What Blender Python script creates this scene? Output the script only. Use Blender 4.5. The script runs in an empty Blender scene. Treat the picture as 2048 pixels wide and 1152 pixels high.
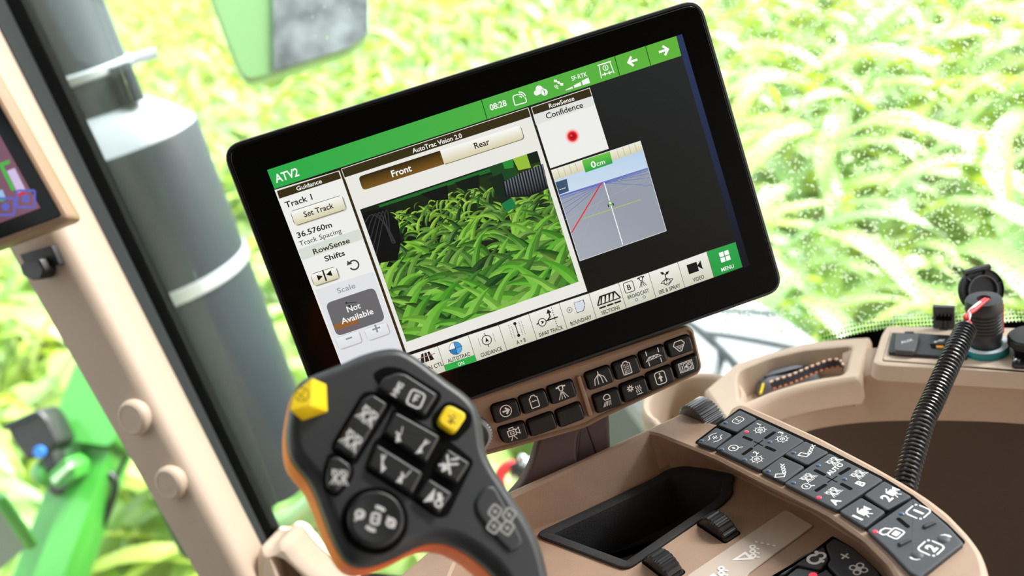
import bpy, bmesh, math, random
import numpy as np
from mathutils import Vector, Matrix
from mathutils.geometry import delaunay_2d_cdt

random.seed(7)
scene = bpy.context.scene
COL = scene.collection

# ------------------------------------------------------------------ camera
# The cab is measured in metres with the photographer's eye at the origin, Z up; the field lies 2.6 m below.
FPX, CX, CY = 2000.0, 1024.0, 576.0
_n = np.array([1166.0, 4498.0, 2000.0]); _n /= np.linalg.norm(_n)      # nadir direction seen by the tilted camera
_U = -_n
_Y = np.array([0, 0, 1.0]) - _U[2] * _U; _Y /= np.linalg.norm(_Y)
_X = np.cross(_Y, _U)
M3 = np.array([_X, _Y, _U])
R_ = Vector(M3[:, 0]); UP_ = Vector(-M3[:, 1]); FW_ = Vector(M3[:, 2])
cam = bpy.data.cameras.new('camera')
cam.sensor_width = 36.0
cam.lens = FPX / 2048 * 36.0
cam.clip_start = 0.02
cam.clip_end = 400
cam.dof.use_dof = True
cam.dof.focus_distance = 0.662
cam.dof.aperture_fstop = 5.2
camo = bpy.data.objects.new('camera', cam)
COL.objects.link(camo)
camo.matrix_world = Matrix(((R_.x, UP_.x, -FW_.x, 0), (R_.y, UP_.y, -FW_.y, 0), (R_.z, UP_.z, -FW_.z, 0), (0, 0, 0, 1)))
scene.camera = camo

# ------------------------------------------------------------------ light and exposure
EXPO = 1.12
vs = scene.view_settings
vs.view_transform = 'Standard'
vs.look = 'None'
vs.exposure = EXPO
vs.gamma = 1.0
vs.use_curve_mapping = False
world = bpy.data.worlds.new('overcast_sky')
scene.world = world
world.use_nodes = True
bg = world.node_tree.nodes['Background']
bg.inputs[0].default_value = (0.90, 0.95, 1.0, 1)
bg.inputs[1].default_value = 1.4
sun = bpy.data.lights.new('hazy_sun', 'SUN')
sun.energy = 9.5
sun.angle = math.radians(30)
sun.color = (1.0, 0.98, 0.95)
suno = bpy.data.objects.new('hazy_sun', sun)
COL.objects.link(suno)
suno.rotation_euler = Vector((0.85, 0.30, 0.75)).to_track_quat('Z', 'Y').to_euler()

GROUND = -2.6

# ------------------------------------------------------------------ measuring helpers
def ray(x, y):
    return Vector(M3 @ np.array([(x - CX) / FPX, (y - CY) / FPX, 1.0]))
def W(x, y, d):
    return ray(x, y) * d
def WZ(x, y, z):
    r = ray(x, y)
    return r * (z / r.z)

class Frame:
    def __init__(s, o, u, v):
        s.o = Vector(o); s.u = Vector(u).normalized()
        s.n = s.u.cross(Vector(v)).normalized(); s.v = s.n.cross(s.u)
    def hit(s, x, y, h=0.0):
        r = ray(x, y); o = s.o + s.n * h
        p = r * (o.dot(s.n) / r.dot(s.n)) - s.o
        return (p.dot(s.u), p.dot(s.v))
    def w(s, a, b, h=0.0):
        return s.o + s.u * a + s.v * b + s.n * h
    def loc(s, p):
        q = Vector(p) - s.o
        return (q.dot(s.u), q.dot(s.v), q.dot(s.n))
    def mat(s):
        return Matrix(((s.u.x, s.v.x, s.n.x, s.o.x), (s.u.y, s.v.y, s.n.y, s.o.y), (s.u.z, s.v.z, s.n.z, s.o.z), (0, 0, 0, 1)))
def flat(o):
    return Frame(o, (1, 0, 0), (0, 1, 0))

def zoom(ox, oy, s):
    return lambda *p: [(ox + x / s, oy + y / s) for x, y in p]

def lin(c):
    return tuple((x / 255 / 12.92) if x / 255 <= 0.04045 else ((x / 255 + 0.055) / 1.055) ** 2.4 for x in c)

# ------------------------------------------------------------------ materials
MATS = {}
def mat(name, rgb, rough=0.5, metal=0.0, spec=0.5, grain=None, bump=0.0, mottle=0.0, mscale=30.0, coat=0.0, emit=None):
    if name in MATS:
        return MATS[name]
    m = bpy.data.materials.new(name); m.use_nodes = True
    nt = m.node_tree; b = nt.nodes['Principled BSDF']
    c = lin(rgb)
    b.inputs['Base Color'].default_value = (*c, 1)
    b.inputs['Roughness'].default_value = rough
    b.inputs['Metallic'].default_value = metal
    b.inputs['Specular IOR Level'].default_value = spec
    b.inputs['Coat Weight'].default_value = coat
    tc = nt.nodes.new('ShaderNodeTexCoord')
    if mottle:
        nz = nt.nodes.new('ShaderNodeTexNoise'); nz.inputs['Scale'].default_value = mscale; nz.inputs['Detail'].default_value = 4
        nt.links.new(tc.outputs['Object'], nz.inputs['Vector'])
        rp = nt.nodes.new('ShaderNodeValToRGB')
        rp.color_ramp.elements[0].position = 0.3; rp.color_ramp.elements[1].position = 0.7
        rp.color_ramp.elements[0].color = (*[x * (1 - mottle) for x in c], 1)
        rp.color_ramp.elements[1].color = (*[min(1, x * (1 + mottle)) for x in c], 1)
        nt.links.new(nz.outputs['Fac'], rp.inputs['Fac']); nt.links.new(rp.outputs['Color'], b.inputs['Base Color'])
    if grain:
        nz = nt.nodes.new('ShaderNodeTexNoise'); nz.inputs['Scale'].default_value = grain; nz.inputs['Detail'].default_value = 3
        nt.links.new(tc.outputs['Object'], nz.inputs['Vector'])
        bp = nt.nodes.new('ShaderNodeBump'); bp.inputs['Strength'].default_value = bump; bp.inputs['Distance'].default_value = 0.001
        nt.links.new(nz.outputs['Fac'], bp.inputs['Height']); nt.links.new(bp.outputs['Normal'], b.inputs['Normal'])
    if emit:
        b.inputs['Emission Color'].default_value = (*lin(emit), 1)
        b.inputs['Emission Strength'].default_value = 2 ** -EXPO
    MATS[name] = m
    return m

def attr_mat(name, emission, rough):
    m = bpy.data.materials.new(name); m.use_nodes = True
    nt = m.node_tree; b = nt.nodes['Principled BSDF']
    a = nt.nodes.new('ShaderNodeAttribute'); a.attribute_name = 'Col'
    if emission:
        b.inputs['Base Color'].default_value = (0.004, 0.004, 0.004, 1)
        nt.links.new(a.outputs['Color'], b.inputs['Emission Color'])
        b.inputs['Emission Strength'].default_value = 2 ** -EXPO
    else:
        nt.links.new(a.outputs['Color'], b.inputs['Base Color'])
    b.inputs['Roughness'].default_value = rough
    if emission: b.inputs['Specular IOR Level'].default_value = 0.12
    MATS[name] = m
    return m

attr_mat('screen_picture', True, 0.12)
attr_mat('print', False, 0.5)
BROWN = mat('console_brown_plastic', (164, 137, 116), 0.55, grain=1400, bump=0.25, mottle=0.05, mscale=60)
BROWN2 = mat('keypad_brown_plastic', (154, 126, 101), 0.42, grain=1800, bump=0.12)
BEIGE = mat('cab_beige_plastic', (200, 180, 159), 0.6, grain=900, bump=0.15, mottle=0.03, mscale=25)
CREAM = mat('pillar_beige_plastic', (200, 180, 160), 0.6, grain=700, bump=0.1)
SHADEDBROWN = mat('lower_brown_panel_shade', (74, 56, 42), 0.7, grain=900, bump=0.15, mottle=0.08, mscale=12)  # brown darkened to put the footwell's shade into the colour
ARMBROWN = mat('arm_dark_brown_plastic', (88, 70, 68), 0.6, grain=1500, bump=0.3)
BLACK = mat('black_plastic', (22, 22, 23), 0.45, grain=1500, bump=0.08)
GLOSSBLACK = mat('black_glass', (7, 6, 5), 0.12, spec=0.12)
RUBBER = mat('black_rubber', (34, 34, 35), 0.75, grain=900, bump=0.35, mottle=0.2, mscale=70)
DEEP = mat('black_recess_shade', (6, 6, 6), 0.9, spec=0.1)  # black paints in the shade of key wells, slots and openings
KEYBLACK = mat('key_black', (20, 19, 18), 0.35, grain=900, bump=0.18)
KEYGREY = mat('key_charcoal_rubber', (58, 61, 66), 0.55, grain=1200, bump=0.12)
JOYGREY = mat('joystick_charcoal', (46, 48, 51), 0.42, grain=1800, bump=0.06)
JOYKEY = mat('joystick_key_black', (33, 34, 36), 0.35)
ORANGE = mat('orange_rubber', (255, 112, 24), 0.5)
YELLOW = mat('yellow_plastic', (250, 216, 20), 0.45)
SEAL = mat('window_seal_black', (4, 4, 4), 0.9, spec=0.05)
SEALGREY = mat('window_edge_grey', (54, 58, 58), 0.7, spec=0.2)
CHROME = mat('bright_metal', (205, 205, 208), 0.25, metal=1.0)
DARKMETAL = mat('dark_painted_metal', (38, 46, 52), 0.5, spec=0.25, mottle=0.1, mscale=6)
SILVER = mat('galvanised_metal', (176, 182, 190), 0.45, metal=0.6)
GREEN = mat('tractor_green_paint', (58, 140, 50), 0.3, coat=0.4)
TYRE = mat('dusty_tyre_rubber', (132, 136, 140), 0.8, mottle=0.1, mscale=14)
TYREDARK = mat('tyre_groove_rubber', (70, 74, 78), 0.85)
RED = mat('red_wire', (225, 40, 48), 0.4)
WHITE = mat('white_plastic', (232, 232, 232), 0.4)
BLUE = mat('blue_plastic', (40, 120, 205), 0.4)
TEAL = mat('teal_ring', (20, 130, 132), 0.35)
LEDRED = mat('led_red', (60, 5, 8), 0.3, emit=(240, 70, 90))
LEDBLUE = mat('led_blue', (46, 72, 108), 0.35)
PADBEIGE = mat('pad_pale_beige', (196, 182, 168), 0.4)
LINING = mat('cab_grey_lining', (100, 99, 98), 0.8)
SOIL = mat('dry_soil', (176, 150, 132), 0.9, mottle=0.35, mscale=3)

def glass_mat():
    m = bpy.data.materials.new('cab_window_glass'); m.use_nodes = True
    nt = m.node_tree; nt.nodes.clear()
    out = nt.nodes.new('ShaderNodeOutputMaterial')
    tr = nt.nodes.new('ShaderNodeBsdfTransparent'); tr.inputs[0].default_value = (0.965, 0.99, 0.975, 1)
    gl = nt.nodes.new('ShaderNodeBsdfGlossy'); gl.inputs['Roughness'].default_value = 0.02
    fr = nt.nodes.new('ShaderNodeFresnel'); fr.inputs[0].default_value = 1.25
    mx = nt.nodes.new('ShaderNodeMixShader')
    tl = nt.nodes.new('ShaderNodeBsdfTranslucent'); tl.inputs[0].default_value = (1, 1, 1, 1)
    mx2 = nt.nodes.new('ShaderNodeMixShader'); mx2.inputs[0].default_value = 0.008      # thin white film paints a faint haze over the view
    nt.links.new(tr.outputs[0], mx2.inputs[1]); nt.links.new(tl.outputs[0], mx2.inputs[2])
    nt.links.new(fr.outputs[0], mx.inputs[0]); nt.links.new(mx2.outputs[0], mx.inputs[1]); nt.links.new(gl.outputs[0], mx.inputs[2])
    nt.links.new(mx.outputs[0], out.inputs[0])
    return m
GLASS = glass_mat()

def drop_mat():
    m = bpy.data.materials.new('rain_water'); m.use_nodes = True
    b = m.node_tree.nodes['Principled BSDF']
    b.inputs['Base Color'].default_value = (1, 1, 1, 1)
    b.inputs['Transmission Weight'].default_value = 1.0
    b.inputs['Roughness'].default_value = 0.0
    b.inputs['IOR'].default_value = 1.33
    return m
WATER = drop_mat()

def leaf_mat():
    m = bpy.data.materials.new('maize_leaf'); m.use_nodes = True
    nt = m.node_tree; b = nt.nodes['Principled BSDF']; out = nt.nodes['Material Output']
    oi = nt.nodes.new('ShaderNodeObjectInfo'); ge = nt.nodes.new('ShaderNodeNewGeometry')
    ad = nt.nodes.new('ShaderNodeMath'); ad.operation = 'ADD'
    fr = nt.nodes.new('ShaderNodeMath'); fr.operation = 'FRACT'
    nt.links.new(oi.outputs['Random'], ad.inputs[0]); nt.links.new(ge.outputs['Random Per Island'], ad.inputs[1]); nt.links.new(ad.outputs[0], fr.inputs[0])
    rp = nt.nodes.new('ShaderNodeValToRGB')
    els = rp.color_ramp.elements
    els[0].position = 0.0; els[0].color = (*lin((84, 138, 44)), 1)
    els[1].position = 1.0; els[1].color = (*lin((182, 200, 84)), 1)
    e = els.new(0.5); e.color = (*lin((130, 174, 70)), 1)
    nt.links.new(fr.outputs[0], rp.inputs['Fac'])
    nt.links.new(rp.outputs['Color'], b.inputs['Base Color'])
    b.inputs['Roughness'].default_value = 0.6
    b.inputs['Specular IOR Level'].default_value = 0.5
    tl = nt.nodes.new('ShaderNodeBsdfTranslucent'); tl.inputs[0].default_value = (*lin((176, 196, 60)), 1)
    mx = nt.nodes.new('ShaderNodeMixShader'); mx.inputs[0].default_value = 0.3
    b.inputs['Coat Weight'].default_value = 1.0; b.inputs['Coat Roughness'].default_value = 0.5; b.inputs['Coat IOR'].default_value = 1.9
    nt.links.new(b.outputs[0], mx.inputs[1]); nt.links.new(tl.outputs[0], mx.inputs[2]); nt.links.new(mx.outputs[0], out.inputs[0])
    return m
LEAF = leaf_mat()

# ------------------------------------------------------------------ mesh helpers
def ccw(p):
    a = sum(p[i - 1][0] * p[i][1] - p[i][0] * p[i - 1][1] for i in range(len(p)))
    return list(p) if a > 0 else list(reversed(p))
def rpoly(pts, r, seg=4):
    """polygon with rounded corners (r: one radius or one for each corner)"""
    n = len(pts); out = []
    for i in range(n):
        p0, p, p1 = Vector(pts[i - 1]), Vector(pts[i]), Vector(pts[(i + 1) % n])
        rr = r[i] if isinstance(r, (list, tuple)) else r
        a, b = (p0 - p), (p1 - p)
        d = min(rr, a.length * 0.45, b.length * 0.45)
        if d <= 1e-7:
            out.append(tuple(p)); continue
        s, e = p + a.normalized() * d, p + b.normalized() * d
        for k in range(seg + 1):
            t = k / seg
            out.append(tuple(s * (1 - t) ** 2 + p * 2 * t * (1 - t) + e * t * t))
    return out
def spline(pts, sub=6, closed=True):
    n = len(pts); out = []
    P = [Vector(p) for p in pts]
    rng = range(n) if closed else range(n - 1)
    for i in rng:
        if closed:
            a, b, c, d = P[i - 1], P[i], P[(i + 1) % n], P[(i + 2) % n]
        else:
            a, b, c, d = P[max(i - 1, 0)], P[i], P[i + 1], P[min(i + 2, n - 1)]
        for k in range(sub):
            t = k / sub
            out.append(tuple(0.5 * ((2 * b) + (c - a) * t + (2 * a - 5 * b + 4 * c - d) * t * t + (3 * b - a - 3 * c + d) * t ** 3)))
    if not closed:
        out.append(tuple(P[-1]))
    return out
def inset(p, d):
    if abs(d) < 1e-9:
        return list(p)
    n = len(p); out = []
    for i in range(n):
        a, b, c = Vector(p[i - 1]), Vector(p[i]), Vector(p[(i + 1) % n])
        e1, e2 = (b - a), (c - b)
        if e1.length < 1e-9: e1 = e2
        if e2.length < 1e-9: e2 = e1
        n1 = Vector((-e1.y, e1.x)).normalized(); n2 = Vector((-e2.y, e2.x)).normalized()
        m = n1 + n2
        if m.length < 1e-6:
            m = n1
        m.normalize()
        k = d / max(0.5, m.dot(n1))
        out.append((b.x + m.x * k, b.y + m.y * k))
    return out
def resample(pts, n):
    P = [Vector(p) for p in pts]
    L = [0]
    for i in range(1, len(P)):
        L.append(L[-1] + (P[i] - P[i - 1]).length)
    out = []; j = 0
    for k in range(n):
        s = L[-1] * k / (n - 1)
        while j < len(P) - 2 and L[j + 1] < s:
            j += 1
        t = (s - L[j]) / max(1e-9, L[j + 1] - L[j])
        out.append(P[j].lerp(P[j + 1], min(1, max(0, t))))
    return out

class G:
    def __init__(s):
        s.v = []; s.f = []
    def ring(s, pts):
        i = len(s.v); s.v += [tuple(p) for p in pts]
        return list(range(i, i + len(pts)))
    def skin(s, a, b, closed=True):
        n = len(a)
        for i in range(n if closed else n - 1):
            j = (i + 1) % n
            s.f.append((a[i], a[j], b[j], b[i]))
    def rings(s, R, closed=True, cap0=True, cap1=True):
        ids = [s.ring(r) for r in R]
        for a, b in zip(ids, ids[1:]):
            s.skin(a, b, closed)
        if cap0: s.f.append(tuple(reversed(ids[0])))
        if cap1: s.f.append(tuple(ids[-1]))
        return s
    def prism(s, poly, prof):
        """prof: (inset, height) from the back to the front"""
        p = ccw(poly)
        if prof[-1][1] > prof[0][1]: prof = list(prof) + [(prof[-1][0] + 0.00025, prof[-1][1])]
        return s.rings([[(x, y, h) for x, y in inset(p, d)] for d, h in prof])
    def slab(s, poly, h0, h1, bev=0.0006):
        return s.prism(poly, [(0, h0), (0, h1 - bev), (bev * 0.35, h1 - bev * 0.35), (bev, h1)])
    def box(s, x0, x1, y0, y1, z0, z1, r=0.0, bev=0.0006):
        q = [(x0, y0), (x1, y0), (x1, y1), (x0, y1)]
        return s.slab(rpoly(q, r) if r else q, z0, z1, bev)
    def hole(s, outer, inner, z):
        """flat face between two outlines"""
        o = ccw(outer); i = ccw(inner); n, m = len(o), len(i)
        def inside(p, q):
            c = False
            for k in range(len(q)):
                (x0, y0), (x1, y1) = q[k - 1], q[k]
                if (y0 > p[1]) != (y1 > p[1]) and p[0] < (x1 - x0) * (p[1] - y0) / (y1 - y0) + x0: c = not c
            return c
        ed = [(k, (k + 1) % n) for k in range(n)] + [(n + k, n + (k + 1) % m) for k in range(m)]
        v, _, f, _, _, _ = delaunay_2d_cdt([Vector(p[:2]) for p in o + i], ed, [], 0, 1e-7)
        base = len(s.v); s.v += [(p.x, p.y, z) for p in v]
        for t in f:
            c = (sum(v[k].x for k in t) / len(t), sum(v[k].y for k in t) / len(t))
            if inside(c, o) and not inside(c, i):
                a = sum(v[t[k - 1]].x * v[t[k]].y - v[t[k]].x * v[t[k - 1]].y for k in range(len(t)))
                s.f.append(tuple(base + k for k in (t if a > 0 else reversed(t))))
    def tube(s, pts, r, seg=10, caps=True, squash=None):
        P = [Vector(p) for p in pts]; n = len(P); R = []
        t0 = (P[1] - P[0]).normalized()
        u = t0.orthogonal().normalized()
        for i in range(n):
            t = (P[min(i + 1, n - 1)] - P[max(i - 1, 0)]).normalized()
            u = (u - t * u.dot(t)).normalized(); w = t.cross(u)
            rr = r[i] if isinstance(r, (list, tuple)) else r
            R.append([P[i] + (u * math.cos(a) + w * math.sin(a)) * rr for a in (2 * math.pi * k / seg for k in range(seg))])
        return s.rings(R, True, caps, caps)
    def lathe(s, prof, o=(0, 0, 0), axis=(0, 0, 1), seg=32, cap0=True, cap1=True, mod=None):
        ax = Vector(axis).normalized(); u = ax.orthogonal().normalized(); w = ax.cross(u); o = Vector(o)
        R = []
        for r, h in prof:
            R.append([o + ax * h + (u * math.cos(a) + w * math.sin(a)) * (r * (mod(k) if mod else 1)) for k, a in ((k, 2 * math.pi * k / seg) for k in range(seg))])
        return s.rings(R, True, cap0, cap1)
    def sheet(s, rows, n=40):
        R = [resample(r, n) for r in rows]
        ids = [s.ring(r) for r in R]
        for a, b in zip(ids, ids[1:]):
            s.skin(a, b, False)
        return s
    def blob(s, c, rx, ry, rz, seg=16, rg=9):
        R = []
        for i in range(1, rg):
            t = math.pi * i / rg
            R.append([(c[0] + rx * math.sin(t) * math.cos(a), c[1] + ry * math.sin(t) * math.sin(a), c[2] - rz * math.cos(t)) for a in (2 * math.pi * k / seg for k in range(seg))])
        return s.rings(R)
    def mesh(s, name, smooth=38, fix=True):
        me = bpy.data.meshes.new(name)
        me.from_pydata([tuple(v) for v in s.v], [], s.f)
        me.update()
        if fix:
            bm = bmesh.new(); bm.from_mesh(me)
            bmesh.ops.recalc_face_normals(bm, faces=bm.faces)
            bm.to_mesh(me); bm.free()
        me.polygons.foreach_set('use_smooth', [True] * len(me.polygons))
        me.set_sharp_from_angle(angle=math.radians(smooth))
        return me
    def build(s, name, m, parent=None, smooth=38, label=None, fix=True):
        me = s.mesh(name, smooth, fix)
        me.materials.append(m)
        return link(name, me, parent, label)

def link(name, me, parent=None, label=None):
    o = bpy.data.objects.new(name, me); COL.objects.link(o)
    if parent is not None: o.parent = parent
    if label: o['label'] = label
    return o
def thing(name, label, cat, fr, group=None, kind=None):
    o = bpy.data.objects.new(name, None); COL.objects.link(o)
    o.empty_display_size = 0.02
    o.matrix_world = fr.mat()
    o['label'] = label; o['category'] = cat
    if group: o['group'] = group
    if kind: o['kind'] = kind
    return o
def tag(o, label, cat, group=None, kind=None):
    o['label'] = label; o['category'] = cat
    if group: o['group'] = group
    if kind: o['kind'] = kind
    return o

# ------------------------------------------------------------------ flat print: symbols, lettering and screen pictures
_txt = {}
def text_mesh(body, bold):
    k = (body, bold)
    if k not in _txt:
        c = bpy.data.curves.new('lettering', 'FONT'); c.body = body; c.size = 1; c.resolution_u = 3; c.offset = bold
        c.align_x = 'CENTER'
        o = bpy.data.objects.new('lettering', c)
        me = bpy.data.meshes.new_from_object(o)
        v = [(p.co.x, p.co.y) for p in me.vertices]; f = [tuple(p.vertices) for p in me.polygons]
        bpy.data.objects.remove(o); bpy.data.curves.remove(c); bpy.data.meshes.remove(me)
        xs = [p[0] for p in v]
        _txt[k] = (v, f, min(xs), max(xs))
    return _txt[k]
CAPH = 0.729

class Ink:
    """flat coloured shapes, each a hair above the one before, in one mesh"""
    def __init__(s, fr, h=0.0, step=1.2e-5):
        s.fr = fr; s.h = h; s.step = step; s.v = []; s.f = []; s.c = []
        s.white = (238, 238, 236)
    def P(s, x, y):
        return s.fr.hit(x, y, s.h)
    def raw(s, pts, col, faces=None, vcol=None):
        s.h += s.step
        i = len(s.v); s.v += [(p[0], p[1], s.h) for p in pts]
        fs = faces or [tuple(range(len(pts)))]
        for f in fs:
            s.f.append(tuple(i + k for k in f)); s.c.append([lin(vcol[k]) if vcol else lin(col) for k in f])
    def px(s, pts, col, vcol=None):                 # polygon given by photo positions
        s.raw([s.P(*p) for p in pts], col, None, vcol)
    def bbox(s, p0, p1):
        a, b = s.P(*p0), s.P(*p1)
        return min(a[0], b[0]), max(a[0], b[0]), min(a[1], b[1]), max(a[1], b[1])
    def rect(s, p0, p1, col, r=0.0, top=None, left=None):
        x0, x1, y0, y1 = s.bbox(p0, p1)
        q = [(x0, y0), (x1, y0), (x1, y1), (x0, y1)]
        if r: q = rpoly(q, r)
        vc = None
        if top is not None:
            vc = [tuple(col[k] + (top[k] - col[k]) * ((p[1] - y0) / (y1 - y0)) for k in range(3)) for p in q]
        if left is not None:
            vc = [tuple(left[k] + (col[k] - left[k]) * ((p[0] - x0) / (x1 - x0)) for k in range(3)) for p in q]
        s.raw(q, col, None, vc)
    def frame(s, p0, p1, col, w, r=0.0):
        x0, x1, y0, y1 = s.bbox(p0, p1)
        q = [(x0, y0), (x1, y0), (x1, y1), (x0, y1)]
        s.stroke(rpoly(q, r) if r else q, w, col, True)
    def stroke(s, pts, w, col=None, closed=False):
        col = col or s.white
        P = [Vector(p) for p in pts]; n = len(P); L = []; Rr = []
        for i in range(n):
            a = P[i - 1] if (i or closed) else P[i]; b = P[i]; c = P[(i + 1) % n] if (i < n - 1 or closed) else P[i]
            e1 = (b - a); e2 = (c - b)
            if e1.length < 1e-9: e1 = e2
            if e2.length < 1e-9: e2 = e1
            n1 = Vector((-e1.y, e1.x)).normalized(); n2 = Vector((-e2.y, e2.x)).normalized()
            m = n1 + n2
            m = n1 if m.length < 0.2 else m.normalized()
            k = w / 2 / max(0.45, m.dot(n1))
            L.append(b + m * k); Rr.append(b - m * k)
        pts2 = [tuple(p) for p in L + Rr]
        fs = []
        for i in range(n if closed else n - 1):
            j = (i + 1) % n
            fs.append((i, n + i, n + j, j))
        s.raw(pts2, col, fs)
    def disc(s, c, r, col=None, seg=20, ry=None):
        ry = ry or r
        s.raw([(c[0] + r * math.cos(2 * math.pi * k / seg), c[1] + ry * math.sin(2 * math.pi * k / seg)) for k in range(seg)], col or s.white)
    def arc(s, c, r, a0, a1, w, col=None, seg=16):
        full = abs(a1 - a0) >= 360
        n = seg if full else seg + 1
        pts = [(c[0] + r * math.cos(math.radians(a0 + (a1 - a0) * k / seg)), c[1] + r * math.sin(math.radians(a0 + (a1 - a0) * k / seg))) for k in range(n)]
        s.stroke(pts, w, col, full)
    def text(s, body, c, cap, col=None, bold=0.012, width=None, ang=0.0, fr_px=True, vcol=None):
        """lettering centred on photo position c, cap height cap in metres"""
        v, f, x0, x1 = text_mesh(body, bold)
        o = s.P(*c) if fr_px else c
        k = cap / CAPH; kx = (width / (x1 - x0)) if width else k
        mx = (x0 + x1) / 2; ca, sa = math.cos(ang), math.sin(ang)
        q = []
        for x, y in v:
            a, b = (x - mx) * kx, (y - CAPH / 2) * k
            q.append((o[0] + a * ca - b * sa, o[1] + a * sa + b * ca))
        s.raw(q, col or s.white, f)
    def build(s, name, m, parent, label=None):
        me = bpy.data.meshes.new(name)
        me.from_pydata(s.v, [], s.f)
        at = me.color_attributes.new('Col', 'FLOAT_COLOR', 'CORNER')
        flatc = []
        for c in s.c:
            for k in c:
                flatc += [k[0], k[1], k[2], 1.0]
        at.data.foreach_set('color', flatc)
        me.materials.append(MATS[m])
        me.update()
        return link(name, me, parent, label)

class Sym:
    """a symbol drawn in its own square: x to the right, y up, both -1..1"""
    def __init__(s, ink, c, size, ang=0.0, col=None, sy=1.0, wk=1.0):
        s.wk = wk; s.i = ink; s.c = c; s.k = size / 2; s.a = ang; s.col = col or ink.white; s.sy = sy
    def t(s, p):
        x, y = p[0] * s.k, p[1] * s.k * s.sy
        return (s.c[0] + x * math.cos(s.a) - y * math.sin(s.a), s.c[1] + x * math.sin(s.a) + y * math.cos(s.a))
    def line(s, pts, w=0.14, closed=False, col=None):
        s.i.stroke([s.t(p) for p in pts], w * s.k * s.wk, col or s.col, closed)
    def fill(s, pts, col=None):
        s.i.raw([s.t(p) for p in pts], col or s.col)
    def ring(s, c, r, w=0.14, a0=0, a1=360, col=None, seg=18):
        n = seg if a1 - a0 >= 360 else seg + 1
        s.line([(c[0] + r * math.cos(math.radians(a0 + (a1 - a0) * k / seg)), c[1] + r * math.sin(math.radians(a0 + (a1 - a0) * k / seg))) for k in range(n)], w, a1 - a0 >= 360, col)
    def dot(s, c, r, col=None):
        s.fill([(c[0] + r * math.cos(2 * math.pi * k / 14), c[1] + r * math.sin(2 * math.pi * k / 14)) for k in range(14)], col)
    def rr(s, x0, x1, y0, y1, r, w=0.14, col=None):
        s.line(rpoly([(x0, y0), (x1, y0), (x1, y1), (x0, y1)], r), w, True, col)
    def txt(s, body, c, cap, bold=0.03, col=None):
        s.i.text(body, s.t(c), cap * s.k, col or s.col, bold, None, s.a, False)

# symbol drawings -------------------------------------------------------------------------------------------------
def sy_arrow_circle(S):
    S.ring((0, 0), 0.85); S.line([(-0.5, 0), (0.4, 0)], 0.3); S.line([(0, 0.48), (0.48, 0), (0, -0.48)], 0.3)
def sy_tank(S):
    S.line(rpoly([(-0.6, -0.9), (0.6, -0.9), (0.6, 0.6), (0.3, 0.75), (0.3, 0.95), (-0.3, 0.95), (-0.3, 0.75), (-0.6, 0.6)], 0.12), 0.16, True)
    S.line([(-0.4, 0.0), (-0.2, 0.14), (0, 0.0), (0.2, 0.14), (0.4, 0.0)], 0.12)
def sy_nozzle(S):
    S.line([(-0.7, 0.75), (-0.25, 0.75)], 0.26); S.line([(0.25, 0.75), (0.7, 0.75)], 0.26)
    S.line([(-0.28, 0.9), (0.28, 0.9), (0.28, 0.4), (0.12, 0.15), (-0.12, 0.15), (-0.28, 0.4)], 0.15, True)
    for x in (-0.7, -0.25, 0.25, 0.7): S.line([(x * 0.2, 0.0), (x, -1.0)], 0.12)
def sy_tree(S):
    S.line([(0, 1), (0, 0.55)], 0.16)
    for x in (-0.9, -0.35, 0.35, 0.9):
        S.line([(0, 0.55), (x * 0.75, 0.0), (x, -0.9)], 0.14)
def sy_tank_dots(S):
    S.line(rpoly([(-0.65, -0.95), (0.65, -0.95), (0.65, 0.65), (0.3, 0.75), (0.3, 0.98), (-0.3, 0.98), (-0.3, 0.75), (-0.65, 0.65)], 0.14), 0.16, True)
    for j, y in enumerate((0.45, 0.15, -0.15, -0.45, -0.7)):
        for x in (-0.36, -0.12, 0.12, 0.36): S.line([(x + 0.06 * (j % 2), y + 0.1), (x - 0.06 + 0.06 * (j % 2), y - 0.1)], 0.11)
def sy_boom(S):
    S.line([(-1.0, -0.3), (1.0, -0.15), (0.55, 0.15), (-0.55, 0.1)], 0.12, True)
    S.line([(-0.7, -0.2), (-0.4, 0.05), (-0.15, -0.2), (0.1, 0.1), (0.35, -0.18), (0.6, 0.1)], 0.09)
    for x in (-0.75, 0.85): S.line([(x, 0.35), (x, 0.95)], 0.13); S.line([(x, -0.4), (x, -1.0)], 0.13)
def sy_hopper(S):
    S.line([(-0.55, 0.85), (0.55, 0.85), (0.9, 0.3), (0.18, -0.75), (-0.18, -0.75), (-0.9, 0.3)], 0.15, True)
    for j, y in enumerate((0.1, -0.1, -0.3, -0.5)):
        m = 3 - j
        for k in range(-m, m + 1): S.dot((k * 0.19 + 0.06 * (j % 2), y), 0.07)
def sy_camera(S):
    S.line([(-0.75, -0.35), (0.4, -0.35), (0.4, 0.45), (-0.75, 0.45)], 0.15, True)
    S.line([(-0.4, -0.1), (0.1, -0.1), (0.1, 0.2), (-0.4, 0.2)], 0.12, True)
    S.line([(-0.45, 0.45), (-0.45, 0.8), (0.15, 0.8), (0.15, 0.45)], 0.14)
    S.line([(0.4, 0.0), (0.9, -0.35), (0.9, 0.55), (0.4, 0.25)], 0.14)
    S.line([(-0.2, -0.35), (-0.55, -1.0)], 0.13); S.line([(-0.1, -0.35), (0.3, -1.0)], 0.13)
def sy_lamp(S):
    S.line([(-0.35, 0.15), (0.5, 0.15), (0.55, 0.55), (0.35, 0.9), (0.0, 0.98), (-0.35, 0.8), (-0.5, 0.45)], 0.16, True)
    for k in range(5): S.line([(-0.4 + 0.22 * k, -0.1), (-0.85 + 0.3 * k, -0.85)], 0.12)
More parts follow.
